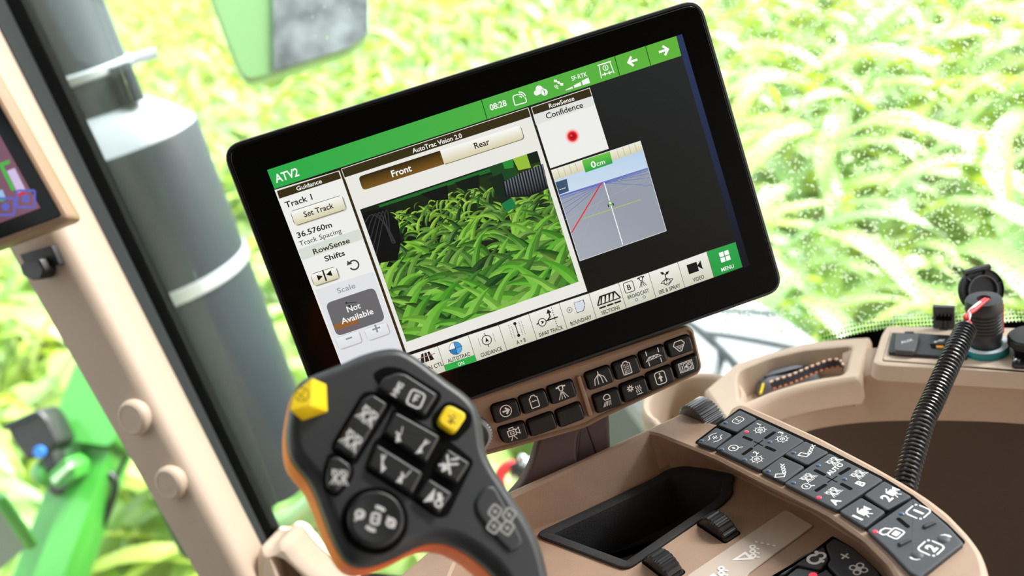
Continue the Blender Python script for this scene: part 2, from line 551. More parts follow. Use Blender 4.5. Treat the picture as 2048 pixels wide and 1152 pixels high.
def sy_climate(S):
    for a in range(0, 360, 45):
        c, n = math.cos(math.radians(a)), math.sin(math.radians(a))
        S.line([(-0.5 + 0.12 * c, 0.3 + 0.12 * n), (-0.5 + 0.48 * c, 0.3 + 0.48 * n)], 0.12)
    S.ring((-0.5, 0.3), 0.28, 0.1)
    for x in (0.3, 0.58, 0.86):
        S.line([(x, -0.6), (x - 0.1, -0.35), (x + 0.08, -0.1), (x - 0.08, 0.15), (x, 0.35)], 0.11)
    S.line([(0.15, -0.8), (1.0, -0.8)], 0.12)
def sy_seat(S):
    S.rr(-0.8, 0.8, -0.95, 0.95, 0.45, 0.15)
    S.fill([(-0.42, -0.05), (0.42, -0.05), (0, 0.42)]); S.line([(0, 0.0), (0, -0.6)], 0.32); S.dot((0, 0.62), 0.14)
def sy_counter(S):
    S.line([(-1, -0.65), (1, -0.65), (1, 0.65), (-1, 0.65)], 0.11, True); S.line([(-0.82, -0.48), (0.82, -0.48), (0.82, 0.48), (-0.82, 0.48)], 0.08, True)
    S.line([(-0.28, -0.48), (-0.28, 0.48)], 0.08); S.line([(0.28, -0.48), (0.28, 0.48)], 0.08)
    S.txt('1', (-0.55, 0), 0.62); S.txt('4', (0, 0), 0.62); S.ring((0.55, 0.22), 0.13, 0.08); S.line([(0.4, -0.2), (0.55, -0.35), (0.72, -0.1)], 0.12)
def sy_monitor(S):
    S.line(rpoly([(-0.9, -0.7), (0.7, -0.7), (0.95, -0.3), (0.95, 0.7), (-0.5, 0.75), (-0.9, 0.5)], 0.2), 0.14, True)
    S.line([(-0.4, -0.3), (0.4, -0.3)], 0.12); S.line([(0, -0.3), (0, 0.35)], 0.12); S.line([(-0.25, 0.35), (0.25, 0.35)], 0.12)
def sy_heat(S):
    S.line([(-1, 0.35), (-0.6, 0.35), (-0.3, 0.85), (0.3, 0.85), (0.9, 0.55)], 0.13); S.line([(-0.9, -0.55), (-0.3, -0.85), (0.3, -0.85), (0.6, -0.35), (1, -0.35)], 0.13)
    for a in range(4):
        c, n = math.cos(a * 1.571), math.sin(a * 1.571)
        S.line([(0, 0), (0.32 * c, 0.32 * n), (0.32 * c - 0.2 * n, 0.32 * n + 0.2 * c)], 0.12)
def sy_target(S, d):
    S.ring((-0.1, -0.15), 0.62, 0.12); S.ring((-0.1, -0.15), 0.3, 0.1)
    for a in range(0, 360, 45):
        c, n = math.cos(math.radians(a)), math.sin(math.radians(a))
        S.line([(-0.1 + 0.6 * c, -0.15 + 0.6 * n), (-0.1 + 0.9 * c, -0.15 + 0.9 * n)], 0.1)
    S.line([(-0.3, -0.35), (0.1, 0.05)], 0.1); S.line([(-0.3, 0.05), (0.1, -0.35)], 0.1)
    S.txt(d, (0.8, 0.85), 0.72)
def sy_lens(S):
    S.ring((-0.1, 0.1), 0.68, 0.16); S.line([(0.38, -0.38), (0.85, -0.85)], 0.2); S.fill([(-0.1, 0.45), (0.08, 0.0), (-0.1, -0.3), (-0.28, 0.0)])
def sy_rig(S):
    S.line([(-1, 0.5), (-0.5, 0.55), (-0.3, -0.3), (-0.75, -0.3)], 0.13, True)
    for k in range(3): S.ring((-0.05 + 0.38 * k, -0.12 + 0.16 * k), 0.16, 0.11)
    S.line([(0.9, 0.3), (1.15, 0.55)], 0.11); S.line([(0.9, 0.3), (1.2, 0.15)], 0.11)
def sy_spray(S):
    for x in (-0.42, 0.42):
        S.ring((x, 0.35), 0.32, 0.14); S.line([(x - 0.4, 0.75), (x + 0.35, 0.0)], 0.12)
        for d in (-0.45, -0.1, 0.25, 0.55): S.line([(x, 0.05), (x + d, -0.85)], 0.11)
def sy_cam_solid(S, d):
    S.txt(d, (-0.75, -0.05), 1.1)
    S.fill([(-0.2, -0.4), (0.55, -0.4), (0.55, 0.4), (-0.2, 0.4)]); S.fill([(0.5, 0.0), (0.98, -0.4), (0.98, 0.5), (0.5, 0.2)]); S.line([(-0.1, 0.4), (0.4, 0.75)], 0.16)
    S.line([(0.1, -0.4), (-0.1, -0.85)], 0.13); S.line([(0.25, -0.4), (0.5, -0.85)], 0.13)
def sy_boxed(S, d):
    q = [(0.5, 0.92), (-0.55, 0.92), (-0.8, 0.82), (-0.92, 0.55), (-0.92, -0.5)]
    S.line(q, 0.2); S.line([(-x, -y) for x, y in q], 0.2); S.dot((0.78, 0.78), 0.13); S.dot((-0.78, -0.78), 0.13)
    S.txt(d, (0, 0), 1.05, 0.045)
def sy_lock(S):
    S.rr(-0.55, 0.85, -0.95, 0.2, 0.3, 0.2); S.fill([(-0.2, -0.7), (0.5, -0.7), (0.5, -0.1), (-0.2, -0.1)])
    S.line([(-0.45, 0.2), (-0.75, 0.45), (-0.7, 0.85), (-0.3, 1.0), (0.2, 0.85), (0.45, 0.3)], 0.22)
def sy_bracket(S):
    S.fill([(-0.45, 0.55), (0.0, 0.85), (0.4, 0.3), (0.4, -0.45), (0.1, -0.85), (-0.05, -0.6), (0.1, 0.0)])
def sy_wiper(S):
    S.ring((-0.3, 0.1), 0.6, 0.3, 20, 330); S.ring((0.45, -0.05), 0.42, 0.26, -120, 120); S.dot((-0.05, -0.65), 0.2); S.dot((0.6, 0.55), 0.22)
def sy_fan(S):
    for a in (20, 110, 200, 290):
        c, n = math.cos(math.radians(a)), math.sin(math.radians(a))
        S.ring((0.55 * c, 0.55 * n), 0.34, 0.16, seg=12)
    S.dot((0, 0), 0.16)
def sy_plus(S):
    S.line([(-0.9, 0), (0.9, 0)], 0.36); S.line([(0, -0.9), (0, 0.9)], 0.36)
def sy_rows(S):
    S.line([(-0.8, -0.7), (-0.1, 0.2)], 0.18); S.line([(0.75, 0.8), (0.05, -0.1)], 0.1)
    S.line([(-0.6, -0.2), (-0.1, 0.0), (-0.3, 0.5)], 0.24); S.fill([(-0.9, -0.5), (-0.25, -0.85), (-0.15, -0.2)])
def sy_fork(S):
    S.fill([(-0.75, -0.9), (0.1, -0.7), (-0.15, 0.1)]); S.line([(-0.35, -0.6), (0.5, 0.95)], 0.22); S.line([(0.35, 0.35), (0.9, 0.75)], 0.16)
def sy_joint(S):
    S.line([(-0.9, -0.3), (0.9, 0.3)], 0.2); S.line([(-0.35, 0.9), (0.35, -0.9)], 0.2); S.fill([(-0.5, -0.9), (0.1, -0.4), (-0.6, 0.1)]); S.line([(0.1, 0.5), (0.8, 0.8)], 0.18)
def sy_branch(S):
    S.fill([(-0.9, -0.75), (0.0, -0.35), (-0.15, 0.85)]); S.line([(0.15, 0.4), (0.6, 0.4)], 0.3); S.line([(0.25, 0.1), (0.8, 0.1)], 0.3); S.ring((0.5, -0.45), 0.3, 0.2)
def sy_pad(S):
    for x, y in ((-0.55, 0.25), (0.3, 0.6), (0.65, -0.1), (-0.1, -0.5)):
        S.rr(x - 0.32, x + 0.32, y - 0.34, y + 0.34, 0.15, 0.14); S.dot((x, y), 0.14)
def sy_dialmark(S):
    S.rr(-0.16, 0.16, -0.22, 0.22, 0.1, 0.11); S.line([(-0.1, 0.0), (0.1, 0.0)], 0.08)
    S.ring((0, 0.0), 0.5, 0.16, 50, 100); S.ring((0, 0), 0.5, 0.16, 230, 280)
    for sx in (-1, 1):
        S.ring((0.68 * sx, 0.05 * -sx), 0.17, 0.11); S.line([(0.5 * sx, 0.2), (0.85 * sx, -0.25)], 0.1)
def sy_hms(S):
    S.txt('HMS', (0, 0), 0.8)
def sy_fcircle(S):
    S.rr(-0.75, 0.75, -0.85, 0.85, 0.4, 0.2); S.line([(-0.15, -0.4), (-0.15, 0.4), (0.3, 0.4)], 0.2); S.line([(-0.15, 0.0), (0.2, 0.0)], 0.2)
def sy_cross_circle(S):
    S.ring((0, 0), 0.8, 0.1); S.line([(-0.55, -0.55), (0.55, 0.55)], 0.1); S.line([(-0.6, 0.5), (0.3, -0.75)], 0.1)
def sy_nozzle_dots(S):
    S.line([(-1, 0.35), (-0.1, 0.25), (-0.25, -0.45)], 0.2, True)
    for k in range(3): S.ring((0.0 + 0.32 * k, -0.35 + 0.3 * k), 0.16, 0.14)
    for k in range(3): S.line([(0.05 + 0.3 * k, -0.6 + 0.28 * k), (0.15 + 0.3 * k, -0.8 + 0.28 * k)], 0.12)
def sy_dash(S):
    for k in range(4): S.line([(-0.9 + 0.5 * k, 0.8 - 0.5 * k), (-0.65 + 0.5 * k, 0.6 - 0.5 * k)], 0.25)

# ================================================================== the setting
def ground():
    g = G(); s = 160
    g.v = [(-s, -30, GROUND), (s, -30, GROUND), (s, 260, GROUND), (-s, 260, GROUND)]; g.f = [(0, 1, 2, 3)]
    o = g.build('ground', SOIL)
    tag(o, 'dry brown field soil between the maize plants', 'ground', kind='structure')
ground()

# ---- corner pillar: lines measured along it, nearest line is the rounded crease
_PL = {0: ((12, 484), (392, 1143), 1.03, 1.00), 1: ((117, 445), (471, 1116), 1.00, 0.97), 2: ((0, 62), (525.7, 1096), 1.06, 1.03),
       3: ((10, 0), (537.5, 1088), 1.075, 1.045), 4: ((40, 0), (553, 1080), 1.09, 1.06)}
def pline(k):
    (xa, ya), (xb, yb), da, db = _PL[k]
    f = lambda y: xa + (xb - xa) * (y - ya) / (yb - ya)
    a, b = W(f(300), 300, da), W(f(1100), 1100, db)
    d = a - b
    return a + d * 0.75, b - d * 0.75
def pl_at(k, y):
    (xa, ya), (xb, yb), da, db = _PL[k]
    f = lambda y: xa + (xb - xa) * (y - ya) / (yb - ya)
    return W(f(300), 300, da).lerp(W(f(1100), 1100, db), (y - 300) / 800)
PL = {k: pline(k) for k in _PL}
def pillar():
    fr = flat(PL[1][1])
    t = thing('corner_pillar', 'beige cab corner pillar with two round bolt caps beside the black window seal', 'pillar', fr, kind='structure')
    back = FW_ * 0.07
    R = []
    for e in (1, 0):
        L0, L1, L2 = PL[0][e], PL[1][e], PL[2][e]
        a, b = L1.lerp(L0, 0.4), L1.lerp(L2, 0.35)
        pts = [L0 + back, L0 + FW_ * 0.012, L0]
        for k in range(9):
            s = k / 8
            pts.append(a * (1 - s) ** 2 + L1 * 2 * s * (1 - s) + b * s * s)
        pts += [L2, L2 + FW_ * 0.004, L2 + back]
        R.append([fr.loc(p) for p in pts])
    g = G(); g.rings(R); g.build('pillar_body', CREAM, t, 50)
    for name, i, j, m in (('glass_edge_strip', 2, 3, SEALGREY), ('window_seal', 3, 4, SEAL)):
        g = G(); R = []
        for e in (1, 0):
            a, b = PL[i][e], PL[j][e]
            q = [a + FW_ * 0.001, a.lerp(b, 0.15) - FW_ * 0.002, a.lerp(b, 0.85) - FW_ * 0.002, b + FW_ * 0.001, b + FW_ * 0.03, a + FW_ * 0.03]
            R.append([fr.loc(p) for p in q])
        g.rings(R).build(name, m, t, 30)
    # bolt caps on the darker face
    ax = (PL[0][0] - PL[0][1]).normalized()
    def face(y):
        a, b = pl_at(0, y), pl_at(1, y)
        n = (b - a).cross(ax).normalized()
        return a.lerp(b, 0.5), (-n if n.dot(FW_) > 0 else n)
    for x, y, r in ((272, 834, 0.0165), (345, 964, 0.0155)):
        o, nrm = face(y); rr = ray(x, y)
        p = rr * (o.dot(nrm) / rr.dot(nrm))
        g = G(); g.lathe([(r * 1.12, -0.006), (r * 1.12, 0.004), (r * 1.05, 0.0065), (r * 0.88, 0.008), (r * 0.78, 0.0074), (r * 0.5, 0.0078)], fr.loc(p), nrm, 32)
        g.build('bolt_cap', CREAM, t, 40)
    # small black connector socket
    o, nrm = face(510); rr = ray(88, 522); p = rr * (o.dot(nrm) / rr.dot(nrm))
    sf = Frame(p, nrm.cross(ax) * -1 if nrm.cross(ax).dot(R_) < 0 else nrm.cross(ax), ax)
    Z = zoom(0, 250, 2.56)
    def loc(q): return fr.loc(sf.w(*q))
    def place(g, name, m):
        g.v = [loc(v) for v in g.v]; return g.build(name, m, t, 40)
    hx = lambda *pts: [sf.hit(*q) for q in Z(*pts)]
    g = G(); g.slab(rpoly(hx((122, 660), (285, 612), (330, 715), (160, 735)), 0.002), -0.004, 0.006, 0.001); place(g, 'socket_plate', BLACK)
    g = G(); g.slab(rpoly(hx((160, 705), (262, 672), (292, 735), (275, 780), (225, 785), (178, 760)), 0.003), 0.0, 0.016, 0.002); place(g, 'socket_latch', KEYBLACK)
pillar()

# ---- glass: one pane from the pillar to the right, one to the left of the pillar
GB = WZ(2048, 638, -0.47); GB.y += 0.012; GB.x += 0.005
GF = Frame(PL[4][1], GB - PL[4][1], PL[4][0] - PL[4][1])
def panes():
    wid = 1.9; hi = 1.35
    ang = [(0, 0, 0)]
    bz = -0.70
    def at_z(a, z):                                 # height along the pane where it meets level z
        p = GF.w(a, 0); return (z - p.z) / GF.v.z
    q0, q1 = GF.loc(PL[4][1])[:2], GF.loc(PL[4][0])[:2]
    s0 = (at_z(0, bz) - q0[1]) / (q1[1] - q0[1]); q0 = (q0[0] + (q1[0] - q0[0]) * s0, at_z(0, bz))
    s1 = (hi - q0[1]) / (q1[1] - q0[1]); q1 = (q0[0] + (q1[0] - q0[0]) * s1, hi)
    q0 = (q0[0] - 0.02, q0[1]); q1 = (q1[0] - 0.02, q1[1])
    am, an = GF.hit(1230, 900)[0], GF.hit(1330, 850)[0]
    g = G(); g.prism([q0, (am, at_z(am, bz)), (an, at_z(an, -0.515)), (wid, at_z(wid, -0.515)), (wid, hi), q1], [(0, -0.0045), (0, 0.0)])
    t = thing('window_1', 'large cab window with rain drops looking out on the maize field', 'window', GF, kind='structure')
    g.build('pane', GLASS, t)
    # printed black border with its dots along the foot of the pane, where it meets the ledge
    xs = [i / 60 * wid for i in range(61)]
    edge = lambda a: GF.hit(2048, 645)[1] + 0.0 if a > 0.9 else None
    row = [GF.hit(x, y, 0.0006) for x, y in ((1655, 684), (1700, 671), (1740, 662), (1780, 657), (1900, 650), (2048, 643), (2200, 640), (2400, 645), (2900, 665))]
    g = G(); lo = [(a, at_z(a, -0.512), 0.0006) for a, b in row]; up = [(a, b, 0.0006) for a, b in row]
    g.sheet([lo, up], 30); g.build('black_border', SEAL, t)
    g = G(); pit = 0.0029; rl = sum((Vector(row[k + 1]) - Vector(row[k])).length for k in range(len(row) - 1)); path = resample([(a, b, 0) for a, b in row], int(rl / pit) + 1)
    for k, p in enumerate(path):
        for j in range(7):
            r = 0.0012 * (1 - j / 9.0)
            cx, cy = p.x + (j % 2) * pit / 2, p.y + 0.0006 + j * pit * 0.8
            i = len(g.v); g.v += [(cx + r * math.cos(a * math.pi / 3), cy + r * math.sin(a * math.pi / 3), 0.0007) for a in range(6)]
            g.f.append(tuple(range(i, i + 6)))
    o = g.build('border_dots', SEAL, t, fix=False); o['kind'] = 'stuff'
    # side pane, left of the pillar
    L = Frame(PL[0][1] + FW_ * 0.06, Vector((1, 0.25, 0)), PL[0][0] - PL[0][1])
    t2 = thing('window_2', 'cab front window beyond the corner pillar', 'window', L, kind='structure')
    g = G(); g.prism([(-0.9, -0.9), (0.02, -0.9), (0.02, 1.6), (-0.9, 1.6)], [(0, -0.0045), (0, 0)]); g.build('pane', GLASS, t2)
panes()

def raindrops():
    rnd = random.Random(3); g = G(); n = 0
    dome = [(1.0, 0.0), (0.82, 0.38), (0.42, 0.62)]
    while n < 13000:
        x, y = rnd.uniform(620, 2350), rnd.uniform(-250, 668)
        if rnd.random() > min(1, max(0.05, (x - 900) / 600)): continue
        if x < 1440 and y > 130: continue
        a, b = GF.hit(x, y); r = rnd.choice((0.0006, 0.0008, 0.0009, 0.0010, 0.0012)) * rnd.uniform(0.85, 1.15)
        e = rnd.uniform(0.9, 1.25); ids = []
        for k, h in dome:
            i = len(g.v); g.v += [(a + r * k * math.cos(q * math.pi / 4), b + r * k * e * math.sin(q * math.pi / 4), -0.0046 - r * h) for q in range(8)]; ids.append(list(range(i, i + 8)))
        i = len(g.v); g.v.append((a, b, -0.0046 - r * 0.72))
        for p, q in zip(ids, ids[1:]):
            for k in range(8): g.f.append((p[k], q[k], q[(k + 1) % 8], p[(k + 1) % 8]))
        for k in range(8): g.f.append((ids[-1][k], i, ids[-1][(k + 1) % 8]))
        g.f.append(tuple(ids[0]))
        n += 1
    me = g.mesh('raindrops', 80, fix=False); me.materials.append(WATER)
    o = link('raindrops', me); o.matrix_world = GF.mat()
    tag(o, 'fine rain drops beaded over the outside of the cab window', 'raindrops', kind='stuff')
raindrops()

# ---- roof over the seat, the wall under the window and the trim at the pillar's foot
def shell():
    g = G(); g.box(-1.05, 1.5, -1.3, 0.9, 0.55, 0.62, 0.08, 0.01)  # unseen roof, reaching past the glass to keep sun off the console
    o = g.build('ceiling', LINING); tag(o, 'unseen grey cab roof lining widened to shade the interior', 'ceiling', kind='structure')
    g = G(); p = [GF.w(-0.1, 0), GF.w(1.9, 0)]
    g.prism([(-1.3, -0.78), (1.6, -0.78), (p[1].x, p[1].y - 0.02), (p[0].x, p[0].y - 0.02), (-1.3, 1.0)], [(0, -1.42), (0, -1.36)])  # unseen floor, added to cut light coming up from below
    o = g.build('floor', mat('floor_mat_grey', (128, 123, 117), 0.8)); tag(o, 'unseen pale grey cab floor added to cut light from below', 'floor', kind='structure')
    g = G(); a = GF.w(-0.02, 0); b = GF.w(1.4, 0); a.z = b.z = -0.70
    q = [Vector((p.x, p.y, z)) for p, z in ((a, -0.70), (b, -0.70), (b, -1.3), (a, -1.3))]
    nn = GF.n.copy(); nn.z = 0; nn.normalize()
    g.rings([[p - nn * 0.09 for p in q], [p - nn * 0.06 for p in q]])
    o = g.build('wall_right', BEIGE); tag(o, 'beige cab side wall below the window', 'wall', kind='structure')
    g = G(); g.box(-1.3, 1.3, -0.78, -0.72, -1.4, 0.55, 0.01, 0.005)  # unseen wall, added to block light and reflections from behind
    o = g.build('shade_wall_back', LINING); tag(o, 'unseen grey rear wall added to block light from behind', 'wall', kind='structure')
    g = G(); g.box(-1.3, -1.24, -0.72, 0.62, -1.4, 0.55, 0.01, 0.005)  # unseen wall, added to keep light off the pillar's left face
    o = g.build('shade_wall_left', LINING); tag(o, 'unseen grey side wall added to block light from the left', 'wall', kind='structure')
    fr = Frame(W(590, 1130, 0.985), R_, UP_)
    t = thing('trim_1', 'beige sill moulding with a brown recess at the foot of the pillar', 'trim', fr, kind='structure')
    Z = zoom(520, 1000, 7.58)
    hx = lambda *pts: [fr.hit(*q) for q in Z(*pts)]
    out = ccw(spline(hx((-40, 780), (150, 740), (290, 650), (440, 690), (560, 830), (760, 1020), (960, 1160), (1300, 1330), (1200, 1700), (200, 1800), (-60, 1300)), 5))
    inn = ccw(rpoly(hx((170, 860), (350, 905), (480, 1020), (700, 1230), (620, 1400), (330, 1330)), 0.004))
    g = G(); g.rings([[(x, y, h) for x, y in inset(out, d)] for d, h in ((0, -0.09), (0, -0.012), (0.003, -0.003), (0.008, 0.0))], cap1=False)
    g.hole(inset(out, 0.008), inset(inn, -0.002), 0.0)
    g.rings([[(x, y, h) for x, y in inset(inn, d)] for d, h in ((-0.002, 0.0), (0, -0.003), (0.001, -0.03))], cap0=False)
    g.build('moulding', BEIGE, t, 45)
    g = G(); g.tube(spline([fr.loc(W(x, y, d)) for x, y, d in ((545, 1068, 1.06), (562, 1084, 1.07), (590, 1089, 1.07), (612, 1099, 1.07), (628, 1120, 1.07), (650, 1140, 1.07), (700, 1152, 1.07), (800, 1166, 1.07), (1000, 1180, 1.07))], 5, False), 0.0075, 10)
    g.build('window_seal', SEAL, t, 60)
shell()

# ================================================================== outside: field and machine
def leaf_mesh(name, length, width, rise, droop, seg=9, twist=0.0):
    """an arching blade with a folded midrib; starts at the origin and leaves along +X"""
    v = []; f = []; x = z = 0.0; ang = rise
    for k in range(seg + 1):
        t = k / seg
        w = width * min(1.0, 0.35 + 2.6 * t) * (1 - t ** 2.2) ** 0.8 / 2 + 0.001
        a = twist * t
        dip = w * 0.35
        nx, nz = -math.sin(ang), math.cos(ang)
        for s in (-1, 0, 1):
            up = dip * abs(s)
            v.append((x + nx * (up + s * w * math.sin(a)), s * w * math.cos(a), z + nz * (up + s * w * math.sin(a))))
        if k < seg:
            d = length / seg
            x += math.cos(ang) * d; z += math.sin(ang) * d
            ang -= droop / seg * (0.5 + 1.0 * t)
    for k in range(seg):
        for s in (0, 1):
            i = k * 3 + s
            f.append((i, i + 1, i + 4, i + 3))
    return v, f

LEAFV = []
for i in range(7):
    rr = random.Random(i)
    LEAFV.append((rr.uniform(0.54, 0.82), rr.uniform(0.068, 0.098), rr.uniform(0.75, 1.25), rr.uniform(1.9, 3.1), rr.uniform(-0.5, 0.5)))
LEAFM = []
for i, p in enumerate(LEAFV):
    v, f = leaf_mesh('leaf', p[0], p[1], p[2], p[3], 9, p[4])
    me = bpy.data.meshes.new('leaf'); me.from_pydata(v, [], f); me.update()
    me.polygons.foreach_set('use_smooth', [True] * len(me.polygons)); me.materials.append(LEAF); LEAFM.append(me)
_g = G(); _g.tube([(0, 0, 0), (0.01, 0, 0.4), (0, 0.01, 0.8), (0, 0, 1.05)], [0.016, 0.013, 0.01, 0.005], 6)
STALK = _g.mesh('stalk'); STALK.materials.append(LEAF)
def plan(rnd, h):
    """leaves of one plant: (variant, height, turn, size, lift)"""
    out = []; a = rnd.uniform(0, 6.28); n = rnd.choice((8, 9, 10))
    for k in range(n):
        t = (k + 0.5) / n
        out.append((rnd.randrange(7), (0.22 + 0.8 * t) * h, a + math.pi * (k % 2) + rnd.uniform(-0.7, 0.7), (1.1 - 0.5 * abs(t - 0.55)) * h * rnd.uniform(0.85, 1.1), rnd.uniform(-0.25, 0.3) - 0.3 * t))
    return out
def project(p):
    c = M3.T @ np.array(p); return CX + FPX * c[0] / c[2], CY + FPX * c[1] / c[2], c[2]
def field():
    rnd = random.Random(11); spots = []
    rx, ry = Vector((0.8, 0.6)), Vector((-0.6, 0.8))     # rows run obliquely to the cab
    for i in range(-75, 75):
        for j in range(-60, 160):
            p = rx * (i * 0.36 + rnd.uniform(-0.06, 0.06)) + ry * (j * 0.29 + rnd.uniform(-0.1, 0.1))
            x, y = p.x, p.y
            if y < 1.0 or x * x + y * y > 46 ** 2: continue
            d = math.hypot(x, y)
            if d < 2.15: continue
            if d > 14 and rnd.random() < min(0.55, (d - 14) / 40): continue
            h = rnd.uniform(0.95, 1.2)
            px, py, dz = project((x, y, GROUND + 1.0 * h))
            if dz < 0.5: continue
            m = 0.45 * FPX / dz * 1.2 + 60
            if not (-m - 900 < px < 2048 + m + 900 and -m - 400 < py < 1152 + m + 500): continue
            q = Vector((x, y)) - Vector(TYREC[:2])
            if abs(q.dot(TAX.xy)) < 0.45 and abs(q.dot(Vector((-TAX.y, TAX.x)))) < 1.0: continue
            if (Vector((x, y)) - Vector(EXH[:2])).length < 0.55: continue
            qa, qb = BEAM; ab = qb - qa; tt = max(0, min(1, (Vector((x, y, 0)) - qa).dot(ab) / ab.length_squared))
            if (Vector((x, y, 0)) - qa - ab * tt).length < 0.35: continue
            vis = 0 < px < 2048 and -20 < py < 1170 and not (640 < px < 1460 and 330 - 0.32 * (px - 460) < py < 900) and not (px > 1250 and py > 700)
            spots.append((0 if vis else 1, dz, x, y, h))
    spots.sort()
    near, rest = spots[:300], spots[300:]
    for _, _, x, y, h in near:
        o = bpy.data.objects.new('maize_plant', None); COL.objects.link(o); o.location = (x, y, GROUND); o.empty_display_size = 0.1
        tag(o, 'young maize plant with broad arching leaves in the bright field outside the window', 'maize plant', 'maize plants in the field')
        s = link('stalk', STALK, o); s.scale = (h, h, h)
        for k, z, a, sc, lift in plan(rnd, h):
            l = link('leaf', LEAFM[k], o); l.location = (0, 0, z); l.rotation_euler = (0, -lift, a); l.scale = (sc, sc, sc)
    # the rest of the field, far too many to tell apart
    low = [tuple(np.array(q) for q in leaf_mesh('leaf', p[0], p[1], p[2], p[3], 6, p[4])) for p in LEAFV]
    V = []; F = []; base = 0
    for _, dz, x, y, h in rest:
        for k, z, a, sc, lift in plan(rnd, h):
            if dz > 10 and z < 0.45 * h: continue
            v, f = low[k]; c, s = math.cos(a), math.sin(a); cl, sl = math.cos(lift), math.sin(lift)
            w = v * sc
            X = w[:, 0] * cl - w[:, 2] * sl; Zz = w[:, 0] * sl + w[:, 2] * cl
            V.append(np.stack([x + X * c - w[:, 1] * s, y + X * s + w[:, 1] * c, GROUND + z + Zz], 1)); F.append(f + base); base += len(v)
    V = np.concatenate(V); F = np.concatenate(F)
    me = bpy.data.meshes.new('maize_leaves')
    me.vertices.add(len(V)); me.vertices.foreach_set('co', V.astype(np.float32).ravel())
    me.loops.add(F.size); me.loops.foreach_set('vertex_index', F.astype(np.int32).ravel())
    me.polygons.add(len(F)); me.polygons.foreach_set('loop_start', np.arange(0, F.size, 4, dtype=np.int32))
    me.polygons.foreach_set('use_smooth', np.ones(len(F), dtype=bool))
    me.update(calc_edges=True); me.materials.append(LEAF)
    o = link('maize_leaves', me)
    tag(o, 'endless bright green maize leaves covering the rest of the field', 'maize', kind='stuff')

# ---- wheel under the window
TAX = Vector((0.985, 0.17, 0)).normalized()
TYREC = W(1590, 640, 2.1) + Vector((0, 0, -0.79)) - TAX * 0.2
def wheel():
    ax = TAX; fr = Frame(TYREC, ax, (-TAX.y, TAX.x, 0))        # u = axle, v = travel, n = up
    t = thing('tractor_wheel', 'dusty grey tractor tyre with dark grooves below the display', 'wheel', fr)
    g = G(); R = 0.80
    g.lathe([(0.42, -0.15), (0.5, -0.18), (0.66, -0.2), (0.75, -0.19), (0.785, -0.15), (0.797, -0.08), (0.8, 0), (0.797, 0.08), (0.785, 0.15), (0.75, 0.19), (0.66, 0.2), (0.5, 0.18), (0.42, 0.15)], (0, 0, 0), (1, 0, 0), 72)
    g.build('tyre', TYREDARK, t, 50)
    g = G(); g.lathe([(0.06, -0.05), (0.2, -0.08), (0.4, -0.12), (0.43, -0.15), (0.43, 0.15), (0.4, 0.12), (0.2, 0.08), (0.06, 0.05)], (0, 0, 0), (1, 0, 0), 40)
    g.build('rim', mat('wheel_yellow', (232, 190, 40), 0.4), t, 40)
    lug = None; N = 30
    for s in (-1, 1):
        g = G(); rows = []
        for k in range(9):
            q = k / 8; a = 0.30 * q
            x = s * (0.01 + 0.19 * q); rad = 0.80 - 0.05 * max(0, q - 0.75) / 0.25 * 1.0
            ring = []
            for da, dr in ((-0.088, -0.02), (-0.082, 0.026), (0.082, 0.026), (0.088, -0.02)):
                ang = a + da; ring.append((x, -math.sin(ang) * (rad + dr), math.cos(ang) * (rad + dr)))
            rows.append(ring)
        me = g.rings(rows).mesh('lug', 30); me.materials.append(TYRE)
        for k in range(N):
            a = 2 * math.pi * (k + (0.5 if s > 0 else 0)) / N
            if math.cos(a) < -0.2: continue
            o = link('lug', me, t); o.rotation_euler = (a, 0, 0)
wheel()

